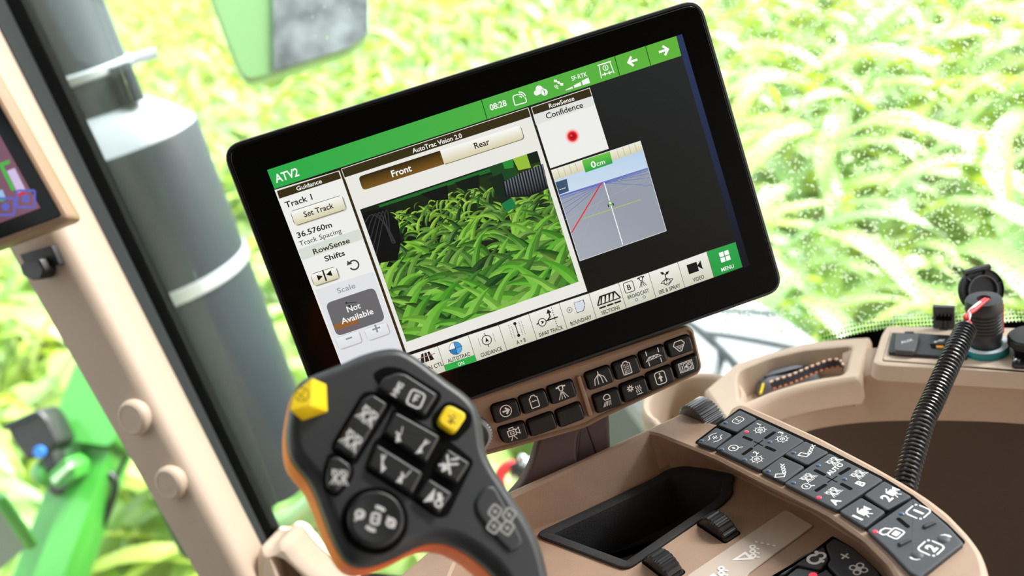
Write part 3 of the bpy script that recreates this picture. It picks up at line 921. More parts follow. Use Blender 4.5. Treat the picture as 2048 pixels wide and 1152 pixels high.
# ---- exhaust canister with its upper pipe, behind the pillar
_c = W(307, 531, 1.75); EXH = (_c.x, _c.y, 0)
def exhaust():
    zt = _c.z
    def lev(x, y):           # height on the axis seen at photo row y
        r = ray(x, y); k = math.hypot(_c.x, _c.y) / math.hypot(r.x, r.y); return r.z * k
    z1 = lev(200, 290); z2 = lev(310, 545); zb = lev(525, 1015); R = 0.158
    fr = flat((_c.x, _c.y, zb))
    t = thing('exhaust_stack', 'dark grey exhaust canister with upper pipe and bright clamp ring behind the pillar', 'exhaust', fr)
    z1 -= zb; z2 -= zb
    g = G(); g.lathe([(R * 0.5, 0.0), (R * 0.98, 0.0), (R, 0.004), (R, z2 - 0.012)], (0, 0, 0), seg=48); g.build('lower_canister', DARKMETAL, t, 40)
    g = G(); g.lathe([(R * 0.995, z2 - 0.02), (R * 1.02, z2 - 0.018), (R * 1.02, z2 + 0.004), (R * 0.99, z2 + 0.006)], (0, 0, 0), seg=48); g.build('clamp_ring', SILVER, t, 40)
    g = G(); g.lathe([(R, z2), (R, z1 - 0.003), (R * 0.985, z1)], (0, 0, 0), seg=48); g.build('upper_canister', DARKMETAL, t, 40)
    g = G(); g.lathe([(R * 0.985, z1), (R * 0.8, z1 + 0.03), (R * 0.58, z1 + 0.055), (R * 0.5, z1 + 0.06)], (0, 0, 0), seg=48); g.build('cone_top', mat('lit_cone_grey', (138, 142, 150), 0.5), t, 60)  # cone paler than the canister, painting in light on its slope
    r = R * 0.56
    g = G(); g.lathe([(r, z1 + 0.02), (r, z1 + 0.12), (r * 0.97, z1 + 0.125), (r * 0.97, z1 + 0.9)], (0, 0, 0), seg=40); g.build('upper_pipe', DARKMETAL, t, 40)
    for dz in (0.035, 0.11):
        g = G(); g.lathe([(r, z1 + dz), (r * 1.04, z1 + dz + 0.003), (r * 1.04, z1 + dz + 0.014), (r, z1 + dz + 0.017)], (0, 0, 0), seg=40); g.build('clamp_band', SILVER if dz > 0.1 else DARKMETAL, t, 40)
    rv = Vector((_c.x, _c.y, 0)).normalized(); sv = Vector((rv.y, -rv.x, 0))
    c = sv * r * 0.75 - rv * r * 0.75 + Vector((0, 0, z1 + 0.09))
    g = G(); g.tube([c - Vector((0, 0, 0.03)), c + Vector((0, 0, 0.03))], 0.02, 10); g.build('clamp_bolt', DARKMETAL, t, 40)
    c2 = sv * r * 1.0 + Vector((0, 0, z1 + 0.115))
    g = G(); g.tube([c2, c2 + sv * 0.045], 0.009, 8); g.build('clamp_screw', SILVER, t, 40)
exhaust()

# ---- side mirror at the upper edge
def mirror():
    fr = Frame(W(590, 40, 1.5), R_ * 0.97 + FW_ * 0.2, UP_)
    t = thing('side_mirror', 'green mirror housing with wet silvery face hanging above the display', 'mirror', fr)
    Z = zoom(380, 0, 4.876)
    hx = lambda *pts: [fr.hit(*q) for q in Z(*pts)]
    g = G(); p = ccw(rpoly(hx((180, -60), (140, -500), (1700, -700), (1750, -60), (1755, 340), (1560, 490), (820, 735), (560, 790), (470, 700), (340, 380)), 0.012))
    g.prism(p, [(0.012, -0.07), (0.004, -0.06), (0, -0.045), (0, -0.004), (0.002, -0.001), (0.004, 0.0)])
    g.build('housing', mat('mirror_green', (146, 192, 134), 0.3, coat=0.3), t, 40)
    g = G(); p = ccw(rpoly(hx((805, -500), (1680, -650), (1735, -60), (1735, 330), (1550, 470), (830, 700), (812, 690)), 0.003))
    g.prism(p, [(0, 0.0), (0, 0.004), (0.001, 0.0045)])
    g.build('mirror_glass', mat('wet_mirror_reflection', (150, 158, 166), 0.3, metal=0.35, mottle=0.55, mscale=22, grain=300, bump=0.5), t, 30)  # grey mottle paints reflections onto the wet mirror face
    g = G(); g.tube([fr.loc(W(470, -40, 1.5)), fr.loc(W(430, -160, 1.5)), fr.loc(W(300, -300, 1.5))], 0.012, 10); g.build('mirror_arm', BLACK, t)
mirror()

# ---- front end of the machine seen past the pillar: boom arm, work lamp, fender
def P3(x, y, d): return W(x, y, d)
BEAM = (Vector((*W(95, 1240, 2.15).xy, 0)), Vector((*W(262, 770, 2.35).xy, 0)))
def machine_front():
    S = zoom(0, 780, 3.097)
    a, b = P3(63, 1260, 2.15), P3(211, 860, 2.35)
    ax = (b - a).normalized(); fr = Frame(a, ax, R_ * 1.0 - FW_ * 0.15)
    t = thing('boom_arm', 'bright green steel arm slanting up towards the pillar with a cable along it', 'arm', fr)
    L = (b - a).length
    g = G(); g.box(-0.3, L * 0.86, -0.036, 0.036, -0.08, 0.0, 0.006, 0.006); g.build('beam', GREEN, t, 40)
    g = G(); g.box(-0.3, L * 1.2, 0.037, 0.105, -0.12, -0.02, 0.006, 0.006); g.build('side_beam', GREEN, t, 40)
    g = G(); g.box(L * 0.84, L * 1.35, -0.04, 0.12, -0.14, -0.06, 0.02, 0.008); g.build('end_plate', GREEN, t, 40)
    for x in (0.62, 0.8):
        g = G(); g.lathe([(0.013, -0.035), (0.013, -0.02), (0.008, -0.015)], (L * x, 0.06, 0.014), seg=10); g.build('bolt', BLACK, t)
    pts = [P3(*q, 2.2) for q in S((310, 600), (360, 630), (440, 585), (530, 510), (610, 500), (690, 530), (715, 590), (690, 700), (630, 850), (560, 1000), (520, 1152), (470, 1300))]
    g = G(); g.tube(spline([fr.loc(p) for p in pts], 4, False), 0.008, 8); g.build('cable', BLACK, t, 60)
    g = G(); g.tube(spline([fr.loc(P3(*q, 2.22)) for q in S((790, 400), (740, 500), (715, 570))], 4, False), 0.005, 8); g.build('cable', BLACK, t, 60)
    # lamp
    lf = Frame(P3(58, 870, 2.1), R_ * 0.93 + UP_ * 0.36, UP_)
    t = thing('work_lamp', 'black box shaped work lamp with a blue badge on a green bracket', 'lamp', lf)
    hx = lambda *pts: [lf.hit(*q) for q in S(*pts)]
    g = G(); p = ccw(rpoly(hx((22, 215), (235, 118), (290, 170), (365, 330), (300, 410), (165, 440), (85, 330)), 0.008)); g.prism(p, [(0.006, -0.09), (0, -0.08), (0, -0.006), (0.003, 0.0), (0.008, 0.003)]); g.build('lamp_housing', BLACK, t, 40)
    g = G(); g.slab(rpoly(hx((25, 215), (235, 122), (262, 150), (40, 250)), 0.004), 0.002, 0.012, 0.002); g.build('top_lip', DARKMETAL, t, 40)
    g = G(); g.lathe([(0.013, 0.003), (0.013, 0.008), (0.011, 0.010)], (*hx((255, 382))[0], 0.0), seg=20); g.v = [(x, y, z) for x, y, z in g.v]; g.build('badge', BLUE, t)
    g = G(); g.slab(rpoly(hx((240, 400), (320, 380), (350, 470), (280, 510)), 0.004), -0.05, -0.002, 0.002); g.build('neck', BLACK, t, 40)
    g = G(); g.slab(rpoly(hx((290, 530), (400, 420), (470, 470), (465, 560), (350, 610)), 0.008), -0.07, 0.0, 0.004); g.build('bracket', GREEN, t, 40)
    g = G(); g.slab(rpoly(hx((315, 555), (430, 455), (450, 480), (345, 585)), 0.004), 0.0, 0.006, 0.002); g.build('bracket_plate', mat('pale_green_paint', (190, 225, 180), 0.35), t, 40)
    g = G(); c = hx((240, 530))[0]; g.blob((c[0], c[1], -0.03), 0.03, 0.03, 0.03); g.build('bracket_knob', GREEN, t, 60)
    # step plate in the corner
    sf = Frame(P3(20, 1080, 1.9), R_, UP_ * 0.8 - FW_ * 0.6)
    t = thing('step_plate', 'grey metal step plate with a green edge at the lower corner of the window', 'step', sf)
    hx = lambda *pts: [sf.hit(*q) for q in S(*pts)]
    g = G(); g.slab(rpoly(hx((-300, 620), (0, 690), (190, 955), (0, 1120), (-300, 1300)), 0.01), -0.02, 0.0, 0.003); g.build('plate', mat('grey_green_metal', (110, 124, 120), 0.5), t, 30)
    g = G(); g.tube([(*hx((-300, 600))[0], 0.004), (*hx((10, 670))[0], 0.004), (*hx((200, 950))[0], 0.004)], 0.012, 8); g.build('edge_rail', GREEN, t, 50)
    # fender by the foot of the pillar
    ff = Frame(P3(600, 1055, 1.45), R_, UP_ * 0.75 - FW_ * 0.65)
    t = thing('green_fender', 'glossy green fender below the exhaust canister', 'fender', ff)
    g = G(); Z = zoom(520, 1000, 7.58)
    g.prism(ccw(spline([ff.hit(*p) for p in ((535, 1066), (575, 1040), (625, 1000), (700, 965), (780, 1010), (760, 1110), (690, 1150), (610, 1118))], 4)), [(0.01, -0.05), (0.0, -0.04), (0.0, -0.012), (0.004, -0.003), (0.012, 0.003), (0.03, 0.008)])
    g.build('fender_skin', mat('pale_fender_green', (140, 196, 104), 0.25, coat=0.6), t, 60)
    g = G(); g.tube([(*ff.hit(600, 1130), -0.03), (*ff.hit(650, 1060), -0.03)], 0.02, 8); g.build('stay', DARKMETAL, t)
machine_front()
field()
# ================================================================== display on its bracket
def solve_quad(q):
    A = []; b = []
    for (X, Y), (u, v) in zip(((0, 0), (1, 0), (1, 1), (0, 1)), q):
        u -= CX; v -= CY
        A.append([X, Y, 1, 0, 0, 0, -u * X, -u * Y]); b.append(u)
        A.append([0, 0, 0, X, Y, 1, -v * X, -v * Y]); b.append(v)
    h = np.append(np.linalg.solve(np.array(A), np.array(b)), 1).reshape(3, 3)
    K = np.diag([1 / FPX, 1 / FPX, 1])
    return [Vector(M3 @ (K @ h[:, k])) for k in range(3)]
_g1, _g2, _g3 = solve_quad([(440, 294), (1402, -6), (1571, 580), (669, 899)])
_k = 0.33 / _g1.length
MON = Frame((_g3 + _g1 * 0.5 + _g2 * 0.5) * _k, _g1, -_g2)
U1 = 0.33 / 985.0            # metres on the display for one photo pixel

def display():
    t = thing('display_monitor', 'large black touchscreen monitor showing guidance pages above the keypad', 'monitor', MON)
    hx = lambda *pts: [MON.hit(*p) for p in pts]
    out = ccw(rpoly(hx((440, 294), (1402, -6), (1571, 580), (669, 899)), 0.013, 6))
    g = G(); g.prism(out, [(0.02, -0.042), (0.008, -0.036), (0.001, -0.022), (0.0, -0.018), (0.0, -0.0025), (0.0007, -0.0012), (0.0022, -0.001), (0.003, -0.0016)])
    g.build('housing', BLACK, t, 35)
    g = G(); g.prism(inset(out, 0.0032), [(0, -0.004), (0, -0.0004), (0.0004, 0.0)])
    g.build('front_glass', GLOSSBLACK, t, 30)
    # picture area
    i = Ink(MON, 0.00005)
    A, B, C, D = (534, 340), (1352.5, 72), (1485, 534), (712, 808.5)
    i.px([A, (1364, 69), (1499, 531), D], (22, 20, 17), [(24, 22, 18), (38, 42, 42), (24, 22, 18), (20, 18, 14)])  # corner tones paint in the glass reflection, greyer at top right
    i.px([(1352.5, 72), (1364, 68), (1499, 530), (1486, 534)], (30, 38, 70), [(44, 56, 92), (44, 56, 92), (16, 14, 22), (16, 14, 22)])
    dsp = i.build('display_area', 'screen_picture', t)

    W_ = (246, 246, 242); DK = (44, 38, 20); TX = (30, 28, 22)
    # --- status bar
    i = Ink(MON, 0.0001)
    i.px([A, B, (1362.5, 111.5), (549, 378)], (50, 172, 74), [(44, 170, 74), (98, 178, 60), (98, 180, 60), (44, 170, 74)])
    for p, q in (((962.5, 199), (974.4, 239)), ((1229, 112.5), (1239.5, 151.5)), ((1290.6, 91), (1301.5, 131))):
        i.stroke([i.P(*p), i.P(*q)], 0.0005, (20, 70, 25))
    i.text('ATV2', (573, 350), 16.5 * U1, W_, 0.02, 46 * U1)
    i.text('08:28', (996, 210), 12 * U1, W_, 0.02, 34 * U1)
    S = Sym(i, i.P(1039, 197), 27 * U1, 0, W_)
    S.line(rpoly([(-0.1, 0.65), (-0.85, 0.6), (-0.95, -0.75), (0.85, -0.8), (0.9, -0.2)], 0.2), 0.15)
    for r in (0.3, 0.6, 0.9): S.ring((0.05, 0.0), r, 0.15, 5, 85)
    S = Sym(i, i.P(1080, 182), 28 * U1, 0, W_)
    S.dot((-0.55, -0.1), 0.38); S.dot((-0.05, 0.3), 0.5); S.dot((0.4, 0.0), 0.34); S.fill([(-0.55, -0.46), (0.4, -0.34), (0.4, 0.1), (-0.55, 0.1)])
    S.dot((0.55, -0.35), 0.55, (60, 172, 74)); S.dot((0.55, -0.35), 0.48); S.txt('!', (0.55, -0.35), 0.6, 0.03, (30, 120, 50))
    S = Sym(i, i.P(1117, 168), 19 * U1, -0.35, W_)
    S.fill([(-1, 0.35), (-0.35, 0.35), (-0.35, 0.85), (-1, 0.85)]); S.fill([(0.35, -0.3), (1, -0.3), (1, 0.25), (0.35, 0.25)]); S.line([(-0.6, 0.6), (0.6, 0.0)], 0.2); S.dot((0, 0.3), 0.28)
    for r in (0.35, 0.6, 0.85): S.ring((-0.1, -0.05), r, 0.13, 200, 280)
    i.text('SF-RTK', (1158.5, 152.5), 9 * U1, W_, 0.014, 33 * U1)
    for k in range(3):
        S = Sym(i, i.P(1138 + 17 * k, 174.5 - 5.4 * k), 16 * U1, 0, W_)
        S.fill([(-1, -0.55), (0.9, -0.55), (0.9, -0.25 + 0.45 * k + 0.2), (-1, -0.35 + 0.45 * k)])
    S = Sym(i, i.P(1212, 139), 29 * U1, 0, W_)
    S.line([(-0.95, -0.95), (-0.8, 0.85), (0.8, 0.85), (0.95, -0.8)], 0.13); S.line([(-1.0, 0.85), (1.0, 0.85)], 0.16); S.ring((0, 0.25), 0.36, 0.11); S.line([(0, 0.05), (0, 0.45)], 0.15)
    S.line([(-0.75, -0.55), (-0.3, -0.55)], 0.16); S.fill([(-0.4, -0.85), (-0.1, -0.55), (-0.4, -0.25)]); S.line([(0.75, -0.55), (0.3, -0.55)], 0.16); S.fill([(0.4, -0.85), (0.1, -0.55), (0.4, -0.25)]); S.dot((0, -0.55), 0.09)
    for c, sx in (((1265.5, 122), -1), ((1327, 101.5), 1)):
        S = Sym(i, i.P(*c), 22 * U1, 0, (252, 252, 250))
        S.line([(-0.9 * sx, 0), (0.75 * sx, 0)], 0.42); S.line([(0.05 * sx, 0.85), (0.85 * sx, 0), (0.05 * sx, -0.85)], 0.42)
    i.build('status_bar', 'screen_picture', dsp)

    # --- guidance page
    i = Ink(MON, 0.0001)
    i.px([(549, 380), (678.5, 341), (806, 703), (840, 770), (714, 812)], (238, 238, 234))
    i.px([(553.4, 381), (677.5, 341.6), (682, 357), (558.8, 397.5)], (56, 46, 20))
    for p, q in (((552, 382), (677, 342)), ((677, 342), (683, 357)), ((552, 382), (558, 398))): i.stroke([i.P(*p), i.P(*q)], 0.0004, (225, 222, 205))
    i.text('Guidance', (618, 369.5), 8.6 * U1, W_, 0.013, 50 * U1)
    i.text('Track 1', (597, 401.5), 12 * U1, TX, 0.016, 53 * U1)
    def button(p0, p1, r=0.0025, lo=(214, 208, 172), hi=(248, 247, 242), edge=(70, 66, 52)):
        x0, x1, y0, y1 = i.bbox(p0, p1)
        q = rpoly([(x0, y0), (x1, y0), (x1, y1), (x0, y1)], r)
        i.raw([(x + 0.0005, y - 0.0006) for x, y in q], (190, 188, 178)); i.rect(p0, p1, edge, r)
        k = 0.00035; i.raw([(min(max(x, x0 + k), x1 - k), min(max(y, y0 + k), y1 - k)) for x, y in q], lo, None, [tuple(lo[c] + (hi[c] - lo[c]) * min(1, max(0, (y - y0) / (y1 - y0) * 1.7 - 0.1)) for c in range(3)) for x, y in q])
    button((579.7, 423), (693.7, 418.7))
    i.text('Set Track', (637, 419.5), 11 * U1, TX, 0.016, 59 * U1)
    i.text('36.5760m', (628.5, 459.5), 11 * U1, TX, 0.018, 69 * U1)
    i.text('Track Spacing', (640.5, 474), 10 * U1, (48, 46, 42), 0.002, 84 * U1)
    i.px([(596.5, 499), (718.5, 457.5), (726, 478.5), (604, 521)], (216, 221, 212))
    i.text('RowSense', (662.5, 491.6), 11 * U1, (60, 48, 24), 0.018, 73 * U1)
    i.text('Shifts', (669, 511.5), 11 * U1, TX, 0.018, 40 * U1)
    button((620, 549), (680, 556.5))
    S = Sym(i, i.P(649, 551), 30 * U1, 0, TX)
    S.line([(0, -0.75), (0, 0.75)], 0.2); S.fill([(-0.95, 0.38), (-0.95, -0.42), (-0.22, 0)]); S.fill([(0.95, 0.42), (0.95, -0.38), (0.22, 0)])
    S = Sym(i, i.P(708, 530), 25 * U1, 0, (72, 70, 64)); S.ring((0, 0), 0.72, 0.24, -160, 130); S.fill([(-1.05, 0.25), (-0.15, 0.3), (-0.75, 0.95)])
    i.px([(630, 580), (746, 543), (806, 703), (840, 770), (714, 812)], (224, 226, 230))
    i.text('Scale', (692, 576), 11 * U1, (150, 154, 164), 0.008, 36 * U1)
    button((669.7, 676), (725, 684), 0.0025, (222, 223, 228), (234, 235, 238), (190, 192, 198)); button((727, 658.5), (780.5, 667), 0.0025, (222, 223, 228), (234, 235, 238), (190, 192, 198))
    S = Sym(i, i.P(698, 676.5), 16 * U1, 0, (140, 144, 156)); S.line([(-0.8, 0), (0.8, 0)], 0.4)
    S = Sym(i, i.P(752.5, 657), 18 * U1, 0, (140, 144, 156)); S.line([(-0.9, 0), (0.9, 0)], 0.36); S.line([(0, -0.9), (0, 0.9)], 0.36)
    i.rect((650.5, 607), (771, 640), (104, 105, 109), 0.004)
    i.px([(667, 650), (716, 634), (717, 646), (673, 662)], (146, 98, 52)); i.px([(672, 661), (717, 646), (719, 656), (677, 670)], (110, 100, 104))
    S = Sym(i, i.P(702, 604), 24 * U1, 0, (40, 40, 42)); S.line([(-0.9, 0.1), (0.9, -0.35)], 0.1); S.fill([(-1, 0.15), (-0.6, 0.3), (-0.65, -0.15)]); S.fill([(-0.6, -0.75), (-0.6, -0.3), (0.2, -0.7)])
    i.text('Not', (707, 614.5), 12 * U1, W_, 0.016, 27 * U1); i.text('Available', (714, 632), 12 * U1, W_, 0.016, 65 * U1)
    i.build('guidance_page', 'screen_picture', dsp)

    # --- camera page
    i = Ink(MON, 0.0001)
    i.px([(678.5, 341), (683, 338), (814, 706), (806, 703)], (50, 42, 20))
    i.px([(683, 338), (1057, 216), (1174, 583), (813, 706)], (233, 232, 225))
    i.px([(683, 338), (1056, 216), (1062, 233), (688, 355.6)], (56, 47, 22))
    for p, q in (((682.5, 338), (1056, 215.5)), ((1056, 215.5), (1174, 583)), ((682.5, 338), (690, 358))): i.stroke([i.P(*p), i.P(*q)], 0.0004, (232, 230, 215))
    i.text('AutoTrac Vision 2.0', (874, 286), 9.4 * U1, W_, 0.014, 101 * U1)
    x0, x1, y0, y1 = i.bbox((716.6, 353.5), (1048, 277))
    mid = i.P(884, 314)[0]
    q = rpoly([(x0, y0), (mid, y0), (mid, y1), (x0, y1)], [0.0025, 0, 0, 0.0025])
    i.raw(q, (0, 0, 0), None, [tuple(c0 + (c1 - c0) * (y - y0) / (y1 - y0) for c0, c1 in zip((122, 88, 32), (44, 34, 14))) for x, y in q])
    q = rpoly([(mid, y0), (x1, y0), (x1, y1), (mid, y1)], [0, 0.0025, 0.0025, 0])
    i.raw([(x + 0.0005, y - 0.0005) for x, y in q], (120, 116, 96)); i.raw(q, (0, 0, 0), None, [tuple(c0 + (c1 - c0) * min(1, (y - y0) / (y1 - y0) * 1.5) for c0, c1 in zip((216, 206, 168), (248, 247, 243))) for x, y in q])
    i.text('Front', (802.5, 341.5), 13 * U1, W_, 0.022, 40 * U1); i.text('Rear', (963.4, 287), 12.5 * U1, TX, 0.014, 31 * U1)
    i.build('camera_page', 'screen_picture', dsp)
    crop_picture(dsp)

    # --- confidence page
    i = Ink(MON, 0.0001)
    i.px([(1062.5, 215), (1179, 176), (1217, 297), (1101, 336)], (238, 238, 234))
    i.px([(1066, 229.7), (1185, 192), (1190, 210), (1072, 250)], (224, 226, 222))
    i.px([(1062.5, 215), (1179, 176), (1184.7, 192), (1066.6, 229.7)], (54, 46, 22))
    i.stroke([i.P(*p) for p in ((1062.5, 215), (1179, 176), (1217, 297), (1101, 336))], 0.0004, (236, 235, 225), True)
    i.text('RowSense', (1123, 204), 9 * U1, W_, 0.012, 53 * U1); i.text('Confidence', (1128.5, 220.5), 11.5 * U1, (52, 42, 22), 0.014, 78 * U1)
    c = i.P(1145, 272.5)
    for r, col in ((15, (244, 214, 210)), (12.5, (244, 170, 168)), (10.5, (236, 90, 92)), (8.5, (206, 28, 36)), (6, (180, 10, 24))): i.disc(c, r * U1, col)
    i.disc((c[0] - 2 * U1, c[1] + 2 * U1), 2.4 * U1, (214, 70, 80))
    i.build('confidence_page', 'screen_picture', dsp)

    # --- track map
    i = Ink(MON, 0.0001)
    TL, TR, BR, BL = (1102.5, 340.6), (1280.6, 282), (1332.8, 461.6), (1159.7, 521.9)
    i.px([TL, TR, BR, BL], (156, 162, 172), [(150, 158, 172), (150, 158, 172), (150, 155, 166), (166, 172, 182)])
    i.px([TL, TR, (1295, 336), (1118.5, 391.6)], (182, 208, 232), [(190, 214, 236), (176, 204, 232), (196, 216, 236), (206, 222, 238)])
    vp = i.P(1206, 366)
    far = [(1118.5, 393), (1119, 400), (1121, 410), (1124, 420), (1128, 432), (1295, 338), (1297, 341), (1299, 347), (1302, 355), (1306, 371)]
    for p in far: i.stroke([vp, i.P(*p)], 0.00022, (70, 86, 186))
    for k, (p, q) in enumerate((((1118.5, 391.8), (1295, 336.2)), ((1119, 394), (1295.5, 338.2)), ((1119.5, 397), (1296.5, 341)))): i.stroke([i.P(*p), i.P(*q)], (0.0005, 0.0003, 0.0002)[k], (84, 104, 196))
    for p, q in (((1130, 440), (1300, 352)), ((1180, 425), (1166, 490)), ((1150, 500), (1215, 372))): i.stroke([i.P(*p), i.P(*q)], 0.0002, (168, 174, 184))
    i.px([TL, TR, (1286, 300), (1108.5, 361)], (226, 222, 198), [(240, 238, 222), (240, 238, 222), (214, 208, 172), (214, 208, 172)])
    for k in range(16):
        s = k / 15
        if 0.33 < s < 0.7: continue
        p = (TL[0] + (TR[0] - TL[0]) * s, TL[1] + (TR[1] - TL[1]) * s)
        i.stroke([i.P(*p), i.P(p[0] + 5.5, p[1] + 18)], 0.00022, (150, 146, 120))
    i.px([(1163.5, 321), (1219.5, 303), (1225.5, 326.5), (1171, 345)], (58, 176, 62), [(110, 196, 70), (110, 196, 70), (38, 160, 66), (38, 160, 66)])
    i.text('0', (1186.5, 328.5), 13 * U1, W_, 0.02, 10 * U1); i.text('cm', (1201, 325), 10 * U1, W_, 0.008, 18 * U1)
    i.px([(1110, 365), (1133.5, 357.5), (1138, 382), (1117, 390)], (62, 84, 110)); i.text('---', (1124.5, 376), 8 * U1, W_, 0.012, 13 * U1)
    i.stroke([i.P(1203.5, 365), i.P(1143, 465.6)], 0.0008, (226, 40, 40)); i.stroke([i.P(1208, 365), i.P(1245.6, 489)], 0.0006, (250, 250, 250))
    i.stroke([i.P(1165.6, 437.5), i.P(1281.6, 399)], 0.0004, (176, 206, 60))
    S = Sym(i, i.P(1220.5, 407), 13 * U1, 0, (40, 50, 40)); S.line([(-0.8, -0.9), (-0.75, -0.1)], 0.4); S.line([(0.85, -0.9), (0.8, -0.1)], 0.4); S.fill([(-0.5, -0.6), (0.5, -0.6), (0.3, 0.9), (-0.3, 0.9)], (110, 190, 80)); S.fill([(-0.3, -0.1), (0.3, -0.1), (0.2, 0.5), (-0.2, 0.5)], (240, 240, 240))
    i.stroke([i.P(*p) for p in (TL, TR, BR, BL)], 0.00035, (226, 228, 230), True)
    i.build('track_map', 'screen_picture', dsp)

    # --- shortcut bar: one tile for each function
    cuts = [((816, 711), (835, 763)), ((875, 692), (891.6, 742)), ((936, 670), (953.4, 722.5)), ((997, 650), (1014, 700.6)), ((1057, 627.5), (1074, 679.7)), ((1118, 606), (1134.7, 658.8)),
            ((1177.5, 586.6), (1193, 637.5)), ((1236.9, 565.6), (1252.5, 616.6)), ((1297, 545), (1311.9, 596)), ((1355, 524), (1370, 575)), ((1413, 503), (1428, 554.5)), ((1471, 484), (1485, 534))]
    names = [('SECTION CTL', (855, 737), 64), ('AUTOTRAC', (917.5, 714.5), 47), ('GUIDANCE', (982.5, 703.5), 45), ('A + B', (1042, 682), 20), ('SWAP TRACK', (1102, 662), 52), ('BOUNDARY', (1162, 640.5), 46),
             ('SECTIONS', (1221, 620), 39.5), ('BROADCAST', (1276.6, 587.5), 47), ('SEE & SPRAY', (1339, 577.5), 48), ('VIDEO', (1397, 556.5), 25), ('MENU', (1455, 535.5), 28)]
    for k in range(11):
        i = Ink(MON, 0.0001)
        (a, b), (c, d) = cuts[k], cuts[k + 1]
        lo, hi = ((38, 152, 66), (44, 164, 74)) if k == 10 else ((206, 206, 186), (238, 238, 230))
        i.px([a, c, d, b], lo, [hi, hi, lo, lo]); i.stroke([i.P(*a), i.P(*b)], 0.0003, (70, 68, 56)); i.stroke([i.P(*a), i.P(*c)], 0.0003, (70, 68, 56))
        body, ctr, wpx = names[k]
        col = W_ if k == 10 else TX
        i.text(body, ctr, 8.2 * U1, col, 0.014, wpx * U1)
        mid = ((a[0] + c[0]) / 2 + 5, (a[1] + c[1]) / 2 + 17)
        def sym(cx, cy, sz): return Sym(i, i.P(cx, cy), sz * U1, 0, TX)
        if k == 0:
            S = sym(853, 715, 34); 
            for x in (-0.9, -0.3, 0.3): S.fill([(x, -0.5), (x + 0.5, -0.5), (x * 0.6 + 0.35, 0.6), (x * 0.6 + 0.1, 0.6)], (30, 26, 30))
            S.line([(-1, 0.15), (1.1, 0.15)], 0.1, False, (170, 120, 120))
        if k == 1:
            i.px([(888, 730.5), (949.5, 709.5), (953.2, 722.3), (891.8, 742.5)], (48, 172, 72)); i.text('ON', (922, 727), 7.5 * U1, W_, 0.006, 13 * U1)
            S = sym(911, 696.5, 27); S.dot((0, 0), 1.0, (40, 40, 40)); q = lambda a0: [(0, 0)] + [(0.93 * math.cos(math.radians(a0 + 90 * j / 8)), 0.93 * math.sin(math.radians(a0 + 90 * j / 8))) for j in range(9)]
            S.fill(q(0), (70, 150, 210)); S.fill(q(90), (235, 240, 244)); S.fill(q(180), (50, 120, 180)); S.fill(q(270), (90, 165, 220)); S.line([(-0.93, 0), (0.93, 0)], 0.07); S.line([(0, -0.93), (0, 0.93)], 0.07)
        if k == 2:
            S = sym(973.5, 680, 24); S.ring((0, 0), 0.8, 0.13); S.fill([(-0.32, -0.4), (0, -0.22), (0.32, -0.4), (0, 0.5)]); S.line([(0, 0.8), (0, 1.25)], 0.13); S.line([(0, -0.8), (0, -1.25)], 0.13)
            for x in (-1.3, 1.3): S.line([(x, -0.8), (x, 0.8)], 0.05)
        if k == 3:
            S = sym(1033.5, 659, 30); S.dot((0, 0.85), 0.22); S.dot((0, -0.85), 0.22); S.line([(0, 0.85), (0, -0.85)], 0.12)
            for x in (-0.9, -0.55, 0.55, 0.9):
                for y in range(-4, 5): S.dot((x, y * 0.22), 0.05)
        if k == 4:
            S = sym(1094, 639, 44); S.line([(-1.05, -0.1), (1.05, -0.1)], 0.12); S.dot((-0.5, -0.1), 0.4); S.dot((-0.5, -0.1), 0.32, (236, 236, 228)); S.fill([(-0.62, -0.28), (-0.28, -0.1), (-0.62, 0.08), (-0.55, -0.1)])
            S.line([(0.0, -0.1), (0.35, 0.15), (0.35, 0.65)], 0.12); S.fill([(0.1, 0.5), (0.6, 0.5), (0.35, 0.9)])
            for y in range(-4, 5): S.dot((0.72, y * 0.22), 0.05)
        if k == 5:
            S = sym(1139, 620, 12); S.ring((0, 0), 0.9, 0.16); S.line([(-0.45, 0), (0.45, 0)], 0.16); S.line([(0, -0.45), (0, 0.45)], 0.16)
            S = sym(1160, 612, 25); S.fill([(-0.8, -0.9), (0.3, -0.9), (0.8, -0.1), (0.8, 0.8), (-0.8, 0.8)], (214, 218, 226))
            for p, q in (((-0.8, -0.9), (-0.8, 0.8)), ((-0.8, 0.8), (0.8, 0.8)), ((0.8, 0.8), (0.8, -0.1)), ((0.3, -0.9), (0.8, -0.1)), ((-0.8, -0.9), (0.3, -0.9))):
                for j in range(7): S.dot((p[0] + (q[0] - p[0]) * j / 7, p[1] + (q[1] - p[1]) * j / 7), 0.07)
        if k == 6:
            S = sym(1216, 596, 50); S.line([(-1, -0.32), (-0.62, 0.32), (0.68, 0.32), (1, -0.32)], 0.12); S.line([(-1, -0.32), (1, -0.32)], 0.09)
            for x in (-0.45, -0.1, 0.25, 0.6): S.line([(x, 0.32), (x - 0.25, -0.3)], 0.1); S.line([(x - 0.25, -0.3), (x - 0.1, 0.3)], 0.06)
            for x in (-0.95, -0.28, 0.38): S.line([(x, -0.58), (x + 0.58, -0.58)], 0.14)
        if k == 7:
            S = sym(1258, 574, 23); S.rr(-0.9, 0.9, -0.95, 0.95, 0.35, 0.13); S.txt('B', (0, 0), 1.0, 0.02)
            S = sym(1283.5, 563, 22); sy_nozzle(S)
            for c2 in ((1273, 599.5), (1288.5, 594)): i.arc(i.P(*c2), 2.7 * U1, 0, 360, 1.3 * U1, (110, 124, 166))
